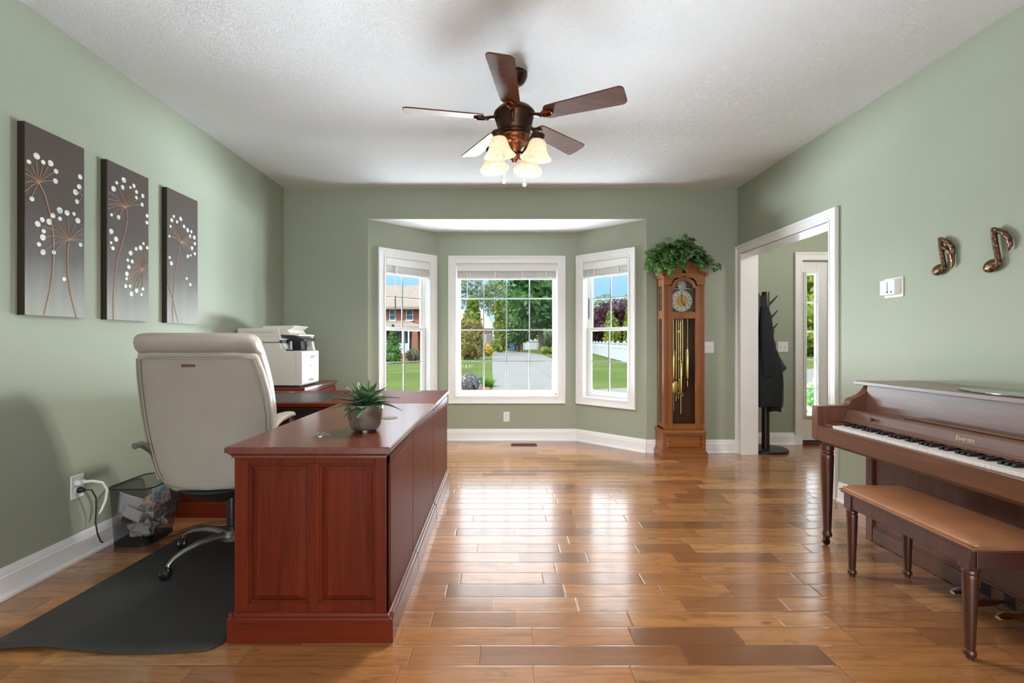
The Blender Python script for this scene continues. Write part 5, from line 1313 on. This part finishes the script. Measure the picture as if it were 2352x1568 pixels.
def tree(name, label, cat, base, crown, mats, group=None, leaves=900, size=.18, trunk=None, seed=1, solid=True):
    """crown: list of (centre offset, radii)"""
    rg = random.Random(seed)
    t = thing(name, label, cat, tuple(base), group)
    cs = [((base[0] + c[0], base[1] + c[1], base[2] + c[2]), r) for c, r in crown]
    m = MB()
    if solid:
        for c, r in cs: lump(m, c, tuple(q * .9 for q in r), rg)
    leafcloud(m, cs, leaves, size, rg)
    obj('foliage', m, mats, t, recalc=False, smooth=True)
    if trunk:
        r, h = trunk
        tm_ = MB().tube([(base[0], base[1], base[2] - .1), (base[0] + .02 * h, base[1], base[2] + h * .35), (base[0] - .01 * h, base[1], base[2] + h * .7), (base[0], base[1], base[2] + h)], [r * 1.25, r, r * .85, r * .6], 10)
        for k in range(4):
            a = k * 1.6; tm_.tube([(base[0], base[1], base[2] + h * .6), (base[0] + h * .25 * math.cos(a), base[1] + h * .25 * math.sin(a), base[2] + h * .95)], [r * .5, r * .25], 6)
        obj('trunk', tm_, BARK, t)
    return t
BARK = plain('tree_bark', (.070, .052, .040), .9, .3, 8, .5, 20)
def fol(name, a, b, c, s): return leaf_mat(name, a, b, c, s, .6, .3)
F_DARK = fol('maple_green', (.018, .060, .016), (.045, .125, .028), (.085, .19, .045), 1.1)
F_MID = fol('mid_green', (.030, .085, .020), (.065, .15, .035), (.11, .21, .06), 1.4)
F_YEL = fol('yellow_green', (.075, .13, .015), (.15, .21, .022), (.24, .27, .03), 2.2)
F_GOLD = fol('golden_leaves', (.22, .16, .012), (.42, .30, .018), (.55, .42, .03), 3.0)
F_RUST = fol('rusty_leaves', (.075, .085, .016), (.19, .17, .035), (.33, .19, .065), 2.6)
F_PALE = fol('pale_green', (.09, .13, .065), (.17, .22, .11), (.25, .29, .17), 1.0)
F_PURP = fol('purple_plum', (.020, .006, .012), (.055, .018, .030), (.10, .045, .055), 1.6)
F_ORNG = fol('orange_tips', (.20, .14, .04), (.35, .20, .07), (.42, .24, .11), 1.5)
F_GRASS = fol('grass_blades', (.05, .11, .015), (.10, .19, .03), (.16, .24, .05), 3.0)
def G(x, y): return (x, y, gz(x, y))
tree('maple_tree', 'large dark green maple beyond the right side of the driveway', 'tree', G(4.98, 58), [((-.6, 0, 6.2), (4.0, 3.5, 2.6)), ((1.2, 0, 8.2), (4.2, 3.5, 3.4)), ((-1.2, 0, 10.4), (3.8, 3.4, 2.8)), ((2.6, 0, 5.2), (3.2, 2.8, 2.3)), ((.8, -.5, 4.6), (2.8, 2.4, 1.6)), ((.6, 0, 12.4), (3.4, 3, 2.2))], F_DARK, None, 3600, .42, (.30, 4.6), 21)
tree('willow_tree', 'rounded green tree with an orange top at the end of the driveway', 'tree', G(2.65, 66), [((-.4, 0, 3.6), (1.6, 1.5, 1.5)), ((.7, 0, 3.3), (1.5, 1.4, 1.5)), ((0, 0, 2.3), (1.9, 1.6, 1.2))], F_MID, None, 1300, .30, (.16, 2.4), 22)
tree('orange_shrub_tree', 'orange-tipped treetop just above the rounded driveway tree', 'tree', G(2.55, 69), [((0, 0, 5.6), (1.15, 1.0, .8))], F_ORNG, None, 420, .26, (.12, 5.0), 23)
tree('arborvitae', 'slim yellow-green arborvitae between the gabled house and the maple', 'tree', G(.10, 62), [((0, 0, 1.4), (.95, .9, 1.5)), ((0, 0, 3.2), (.85, .8, 1.6)), ((-.1, 0, 4.8), (.60, .6, 1.3)), ((-.28, 0, 5.9), (.25, .25, .7))], F_YEL, 'tall arborvitae near the far house', 1100, .26, None, 24)
tree('arborvitae', 'broad arborvitae at the left edge of the centre window view', 'tree', G(-2.78, 50), [((0, 0, 2.0), (1.0, .9, 2.0)), ((0, 0, 3.8), (.92, .8, 1.6)), ((0, 0, 5.1), (.62, .6, 1.0))], F_YEL, 'tall arborvitae near the far house', 1100, .24, None, 25)
tree('rusty_bush', 'large bush with rusty orange and green leaves left of the driveway', 'bush', G(-2.12, 37), [((-.35, 0, .95), (.85, .8, 1.0)), ((.35, 0, 1.0), (.75, .7, 1.0)), ((-.1, 0, 1.9), (.95, .8, .9)), ((-.35, 0, 2.6), (.6, .6, .6)), ((.35, 0, 2.35), (.5, .5, .55))], F_RUST, None, 1700, .16, None, 26)
tree('golden_bush', 'small golden yellow bush at the left edge of the driveway', 'bush', G(-1.10, 46), [((-.15, 0, .62), (.55, .5, .55)), ((.1, 0, .45), (.40, .4, .42))], F_GOLD, None, 420, .12, None, 27)
tree('round_bush', 'clipped round green bush at the far end of the driveway', 'bush', G(-.02, 70), [((0, 0, .85), (1.05, .9, .85))], F_MID, None, 420, .18, None, 28)
tree('airy_tree', 'airy pale tree rising behind the gabled house', 'tree', G(-4.6, 96), [((0, 0, 9), (4, 3, 3)), ((1, 0, 13), (4, 3, 3)), ((-2, 0, 14), (3.5, 3, 3)), ((3.5, 0, 10.5), (3, 3, 3.0))], F_PALE, 'airy trees on the skyline', 1500, .42, (.25, 10), 29, False)
tree('airy_tree', 'tall airy tree on the skyline behind the slim arborvitae', 'tree', G(2.2, 112), [((0, 0, 9), (4, 3, 4)), ((1, 0, 14), (4.5, 3, 4)), ((-2.2, 0, 12), (3.5, 3, 3.5))], F_MID, 'airy trees on the skyline', 1900, .45, (.3, 10), 30, False)
tree('dark_tree', 'dark tree behind the rubbish bins', 'tree', G(3.4, 76), [((-1.0, 0, 4.5), (2.4, 2, 3.4)), ((1.5, 0, 4.2), (2.2, 2, 2.6))], F_DARK, None, 1000, .35, (.28, 3.5), 31)
tree('weeping_tree', 'pale weeping tree at the right edge behind the maple trunk', 'tree', G(9.2, 80), [((0, 0, 2.2), (2.2, 2, 2.2)), ((.6, 0, 3.8), (1.8, 1.6, 1.6))], F_PALE, None, 1000, .25, None, 32)
tree('low_shrub', 'low yellow-green shrub at the foot of the maple', 'bush', G(5.45, 53), [((-.4, 0, .42), (.6, .5, .45)), ((.45, 0, .40), (.55, .5, .42))], F_YEL, None, 420, .13, None, 33)
tree('hedge_mass', 'dense dark hedge closing the view past the driveway', 'hedge', G(11, 92), [((-8, 0, 2.5), (4, 2, 3)), ((-2, 0, 2.0), (4, 2, 2.5)), ((4, 0, 3), (5, 2, 3.5)), ((10, 0, 3), (5, 2, 3.5))], F_DARK, None, 1500, .4, None, 34)
# bed in front: rock, tuft, bare twigs
def rock_mat():
    m, nt, b = new_mat('dark_field_stone')
    n = nd(nt, 'TexNoise', {'Vector': ocoord(nt), 'Scale': 9.0, 'Detail': 6.0, 'Roughness': .7})
    setb(nt, b, color=ramp(nt, n.outputs[0], [(.42, (.012, .014, .018)), (.55, (.06, .065, .075)), (.63, (.42, .42, .42))]), rough=.6, normal=bump(nt, n.outputs[0], .8, .05)); return m
rg = random.Random(4); rk = MB(); rings = []
for k in range(1, 12):
    t = PI * k / 12; rings.append([(-.88 + .30 * f * math.sin(t) * math.cos(q), 14.0 + .26 * f * math.sin(t) * math.sin(q), -.03 - .25 * f * math.cos(t)) for q in [2 * PI * i / 18 for i in range(18)] for f in [1 + .10 * math.sin(3 * q + 1) + .06 * math.sin(5 * q + 4 * t) + rg.uniform(-.05, .05)]])
obj('boulder', rk.loft(rings), rock_mat(), label='dark speckled boulder in the mulch bed outside the centre window', cat='boulder', angle=25)
def tuft(name, label, cat, c, n, L, spread, seed, mat_):
    rg = random.Random(seed); m = MB()
    for _ in range(n):
        a = rg.uniform(0, 2 * PI); e = rg.uniform(.5, 1.4)
        leaf(m, (c[0] + rg.uniform(-1, 1) * spread, c[1] + rg.uniform(-1, 1) * spread, c[2]), (math.cos(a) * math.cos(e), math.sin(a) * math.cos(e), math.sin(e)), (0, 0, 1), L * rg.uniform(.6, 1.2), L * .10, rg.uniform(.1, .6), .2, False, 4)
    return obj(name, m, mat_, label=label, cat=cat, recalc=False)
tuft('daylily_clump', 'spiky green clump beside the boulder at the driveway edge', 'plant', (-.36, 14.9, -.24), 150, .34, .14, 3, F_GRASS)
tuft('dark_clump', 'dark leafy clump just behind the boulder', 'plant', (-.76, 16.1, -.24), 110, .34, .13, 6, F_DARK)
tw = MB(); rg = random.Random(9)
for k in range(7): tw.tube([(-1.02 + .03 * k, 13.4, -.24), (-1.05 + .035 * k + rg.uniform(-.03, .03), 13.4, .2), (-1.0 + .04 * k + rg.uniform(-.05, .05), 13.4, .52)], [.008, .006, .003], 5)
obj('bare_twigs', tw, BARK, label='thin bare twigs standing beside the boulder', cat='shrub')
# bins
def wheelie(x, y, w_, h_, m_, label):
    z = gz(x, y); t = thing('wheeled_bin', label, 'rubbish bin', (x, y, z), 'rubbish bins by the far trees')
    obj('bin_body', MB().loft([[(x - a, y - a, zz), (x + a, y - a, zz), (x + a, y + a, zz), (x - a, y + a, zz)] for a, zz in ((w_ * .40, z + .05), (w_ * .5, z + h_))]), m_, t, bevel=.02, smooth=False)
    obj('bin_lid', MB().prism([(y - w_ * .55, z + h_), (y + w_ * .55, z + h_), (y + w_ * .5, z + h_ + .08), (y - w_ * .45, z + h_ + .06)], x - w_ * .53, x + w_ * .53, 'x'), m_, t, bevel=.02, smooth=False)
    for s in (-1, 1): obj('wheel', MB().lathe([(.02, -.03), (.11, -.03), (.11, .03), (.02, .03)], (x + s * w_ * .42, y + w_ * .4, z + .11), 16, 'x'), BLACK_M, t)
wheelie(1.92, 72, .58, 1.05, plain('blue_bin', (.03, .10, .32), .5), 'blue wheeled bin at the far end of the driveway')
wheelie(2.62, 72.3, .75, 1.15, plain('black_bin', (.02, .022, .025), .5), 'dark wheeled bin beside the blue one')
# white outbuilding
WSID = plain('white_siding', (.46, .48, .50), .6, .03)
t = thing('outbuilding', 'small white outbuilding with a gable beyond the maple trunk', 'building', (5.0, 84, -.25))
obj('wall', MB().box(2.9, 83, -.3, 7.2, 87, 1.15), WSID, t, smooth=False)
obj('gable', MB().prism([(5.0, 1.15), (6.9, 1.15), (5.95, 1.75)], 82.9, 87, 'y'), WSID, t, smooth=False)
obj('garage_door', MB().box(3.2, 82.95, -.25, 4.3, 83, .9).box(5.3, 82.95, -.25, 6.5, 83, .85), plain('grey_door', (.42, .43, .45), .6), t, smooth=False)

def brick_mat(name, c1, c2, mo, sc=1.0):
    m, nt, b = new_mat(name)
    t_ = nd(nt, 'TexCoord'); sp = nd(nt, 'SeparateXYZ', {0: t_.outputs['Object']})
    v = nd(nt, 'CombineXYZ', {0: mth(nt, 'ADD', sp.outputs[0], sp.outputs[1]), 1: sp.outputs[2]})
    bt = nd(nt, 'TexBrick', {'Vector': v.outputs[0], 'Color1': rgb(c1), 'Color2': rgb(c2), 'Mortar': rgb(mo), 'Scale': sc, 'Mortar Size': .008, 'Brick Width': .22, 'Row Height': .075})
    setb(nt, b, color=bt.outputs[0], rough=.9); return m
BRICK = brick_mat('red_brick', (.27, .075, .042), (.20, .052, .032), (.27, .17, .13))
SHING = plain('brown_shingles', (.19, .155, .135), .95, .22, 5)
WINB = plain('house_window_glass', (.05, .085, .11), .15, .5, 1.5)
h = thing('brick_house', 'two-storey red brick house with a brown roof beyond the left lawn', 'house', (-16, 65, -1.33))
zb = -1.4
def house_window(x0, x1, z0, z1, y, parent):
    f = obj('window', MB().box(x0 - .09, y - .06, z0 - .09, x1 + .09, y + .02, z1 + .09), WSID, parent, smooth=False)
    obj('window_sill', MB().box(x0 - .14, y - .16, z0 - .20, x1 + .14, y, z0 - .08), WSID, f, smooth=False)
    obj('pane', MB().box(x0, y - .07, z0, x1, y - .05, z1), WINB, f, smooth=False)
    obj('sash_bar', MB().box(x0, y - .085, (z0 + z1) / 2 - .03, x1, y - .07, (z0 + z1) / 2 + .03), WSID, f, smooth=False)
obj('wall', MB().box(-26, 62, zb, -9.3, 73, 5.70), BRICK, h, smooth=False)
obj('roof', MB().prism([(61.3, 5.62), (67.5, 9.05), (73.7, 5.62), (73.7, 5.5), (61.3, 5.5)], -26.6, -8.7, 'x'), SHING, h, smooth=False)
obj('eaves', MB().box(-26.6, 61.25, 5.30, -8.7, 61.6, 5.62), plain('taupe_fascia', (.22, .19, .15), .7), h, smooth=False)
for (x0, x1) in ((-17.8, -17.0), (-14.15, -13.50), (-11.98, -11.25)): house_window(x0, x1, 3.98, 5.20, 62, h)
pr_ = obj('porch_roof', MB().add([(-26, 62, 3.95), (-11.9, 62, 3.85), (-9.6, 62, 3.0), (-26, 59, 3.0), (-9.2, 59, 3.0), (-9.2, 62, 3.0), (-26, 59, 2.75), (-9.2, 59, 2.75), (-9.2, 62, 2.75), (-26, 62, 2.75)], [(0, 1, 4, 3), (1, 2, 5, 4), (3, 4, 7, 6), (4, 5, 8, 7), (6, 7, 8, 9), (0, 3, 6, 9)]), SHING, h, smooth=False)
obj('porch_floor', MB().box(-26, 59, zb, -9.2, 62, -.35), BRICK, h, smooth=False)
for x in (-17.5, -14.05, -11.95, -11.2): obj('porch_column', MB().box(x - .09, 59.05, -.35, x + .09, 59.25, 2.8), WSID, h, smooth=False)
obj('porch_pillar', MB().box(-10.75, 59.0, zb, -10.1, 59.7, 2.8), BRICK, h, smooth=False)
obj('porch_railing', MB().box(-26, 59.10, -.25, -11.2, 59.2, .95), plain('pale_blue_railing', (.36, .39, .44), .7), h, smooth=False)
for (x0, x1) in ((-14.0, -12.9), (-12.1, -11.4)): house_window(x0, x1, .2, 2.4, 62, h)

h2 = thing('hipped_house', 'pale house with a hipped brown roof beside the rusty bush', 'house', (-5, 75, -.6))
PALE = plain('beige_wall', (.40, .33, .29), .85, .05)
obj('wall', MB().box(-8.4, 72, -1.2, -1.15, 80, 3.15), PALE, h2, smooth=False)
obj('roof', MB().add([(-8.6, 71.5, 3.1), (-.70, 71.5, 3.1), (-.70, 80.5, 3.1), (-8.6, 80.5, 3.1), (-2.55, 74.5, 6.15), (-6.8, 74.5, 6.15), (-2.55, 77, 6.15), (-6.8, 77, 6.15)], [(0, 1, 4, 5), (1, 2, 6, 4), (2, 3, 7, 6), (3, 0, 5, 7), (5, 4, 6, 7), (3, 2, 1, 0)]), plain('pink_brown_shingles', (.36, .27, .235), .9, .1, 4), h2, smooth=False)
obj('window', MB().box(-1.95, 71.9, .2, -1.2, 72.02, 2.2), plain('taupe_shade', (.20, .17, .15), .7), h2, smooth=False)

tree('spruce', 'conical green spruce in front of the brick house porch', 'tree', G(-11.9, 53.5), [((0, 0, .7), (1.15, 1, .9)), ((0, 0, 1.6), (.92, .8, .9)), ((0, 0, 2.5), (.62, .6, .8)), ((0, 0, 3.3), (.34, .3, .6)), ((0, 0, 3.9), (.13, .13, .4))], F_MID, None, 1400, .15, None, 41)
tree('round_shrub', 'grey-green round shrub at the right end of the brick porch', 'bush', G(-9.85, 55), [((0, 0, .85), (.95, .8, .85))], fol('brown_green', (.08, .085, .05), (.15, .14, .09), (.2, .19, .13), 4), None, 420, .12, None, 42)
tree('foundation_shrub', 'dark shrub at the left end of the brick porch', 'bush', G(-14.0, 56), [((0, 0, .7), (.6, .6, .75))], F_MID, None, 300, .12, None, 43)

# right-hand side: white picket line, plum, arborvitae, pines
def fpost(x, y, t):
    z = gz(x, y)
    obj('post', MB().box(x - .07, y - .07, z, x + .07, y + .07, z + FH).loft([[(x - a, y - a, zz), (x + a, y - a, zz), (x + a, y + a, zz), (x - a, y + a, zz)] for a, zz in ((.10, z + FH), (.10, z + FH + .04), (.01, z + FH + .14))]), FENCE_W, t, smooth=False)
FH = 1.32
FENCE_W = plain('white_vinyl', (.42, .45, .50), .5, .02)
ft = thing('vinyl_fence', 'white vinyl fence with posts crossing the lawn', 'fence', (9.4, 42, -.25))
A = Vector((11.2, 58.0)); B = Vector((7.6, 23.5)); N = 12
for k in range(N):
    p = A.lerp(B, k / (N - 1)); fpost(p.x, p.y, ft)
    if k < N - 1:
        q = A.lerp(B, (k + 1) / (N - 1)); z = -.25
        pn_ = MB(); d = Vector((q.x - p.x, q.y - p.y, 0)); F = frame((p.x, p.y, z), d, (-d.y, d.x, 0))
        L = d.length
        pn_.M = F; pn_.box(.07, -.02, .06, L - .07, .02, FH - .38).box(.07, -.035, FH - .10, L - .07, .035, FH - .02).box(.07, -.035, FH - .40, L - .07, .035, FH - .34).box(.07, -.035, .03, L - .07, .035, .10)
        for i in range(16): x = .1 + (L - .2) * i / 15; pn_.box(x - .012, -.012, FH - .36, x + .012, .012, FH - .08)
        obj('fence_panel', pn_, FENCE_W, ft, smooth=False)
tree('plum_tree', 'wide purple-leaved plum tree behind the white fence', 'tree', G(17.6, 68), [((-2.4, 0, 3.2), (2.8, 2.4, 3.0)), ((1.0, 0, 3.6), (3.2, 2.6, 3.2)), ((-.8, 0, 5.6), (3.2, 2.4, 1.7)), ((2.8, 0, 5.4), (2.6, 2.4, 2.0)), ((-3.6, 0, 4.2), (1.8, 1.6, 2.0))], F_PURP, None, 3000, .28, (.22, 2.5), 51)
for (x, y, h_, r, lab, sd_) in ((11.95, 51.5, 4.6, .75, 'leftmost of the three yellow-green arborvitae above the white fence', 52), (12.95, 53.7, 3.8, .8, 'shortest arborvitae, in the middle above the white fence', 53), (13.9, 51.2, 4.9, .80, 'tallest arborvitae, at the right above the white fence', 54)):
    tree('arborvitae', lab, 'tree', G(x, y), [((0, 0, h_ * .25), (r, r, h_ * .27)), ((0, 0, h_ * .55), (r * .85, r * .85, h_ * .27)), ((0, 0, h_ * .82), (r * .5, r * .5, h_ * .22))], F_YEL, 'arborvitae behind the white fence', 900, .2, None, sd_)
tree('pine_tree', 'grey-green pine on the skyline behind the plum tree, left', 'tree', G(23.0, 104), [((0, 0, 10.4), (2.2, 1.6, 1.2)), ((-1.4, 0, 9.0), (2.2, 1.6, 1.0)), ((1.2, 0, 8.2), (2.2, 1.6, 1.0)), ((0, 0, 7.2), (3.0, 2, 1.2))], F_PALE, 'pines on the skyline', 900, .32, (.2, 9), 55, False)
tree('pine_tree', 'grey-green pine on the skyline behind the plum tree, right', 'tree', G(30.5, 112), [((0, 0, 11.2), (1.9, 1.6, 1.2)), ((.6, 0, 10.0), (2.4, 1.6, 1.1)), ((-.8, 0, 8.6), (2.6, 1.6, 1.1))], F_PALE, 'pines on the skyline', 900, .32, (.2, 9), 56, False)
# seen through the hall sidelight
tree('hedgerow', 'tall mixed hedgerow seen through the hall sidelight', 'hedge', G(30, 46), [((-4, 0, 3), (3.5, 2.5, 3.4)), ((0, 0, 4.2), (4, 2.5, 3.0)), ((4, 0, 3), (3.5, 2.5, 3.4)), ((-1, 0, 1.6), (4, 2.5, 1.9)), ((1, 0, 7.2), (4.5, 2.5, 2.0))], F_YEL, None, 2400, .3, None, 61)
tree('porch_shrub', 'leafy green shrub low outside the hall sidelight', 'bush', G(6.3, 9.4), [((0, 0, .30), (.45, .4, .32)), ((.2, .1, .50), (.3, .3, .22))], F_MID, None, 500, .05, None, 62)
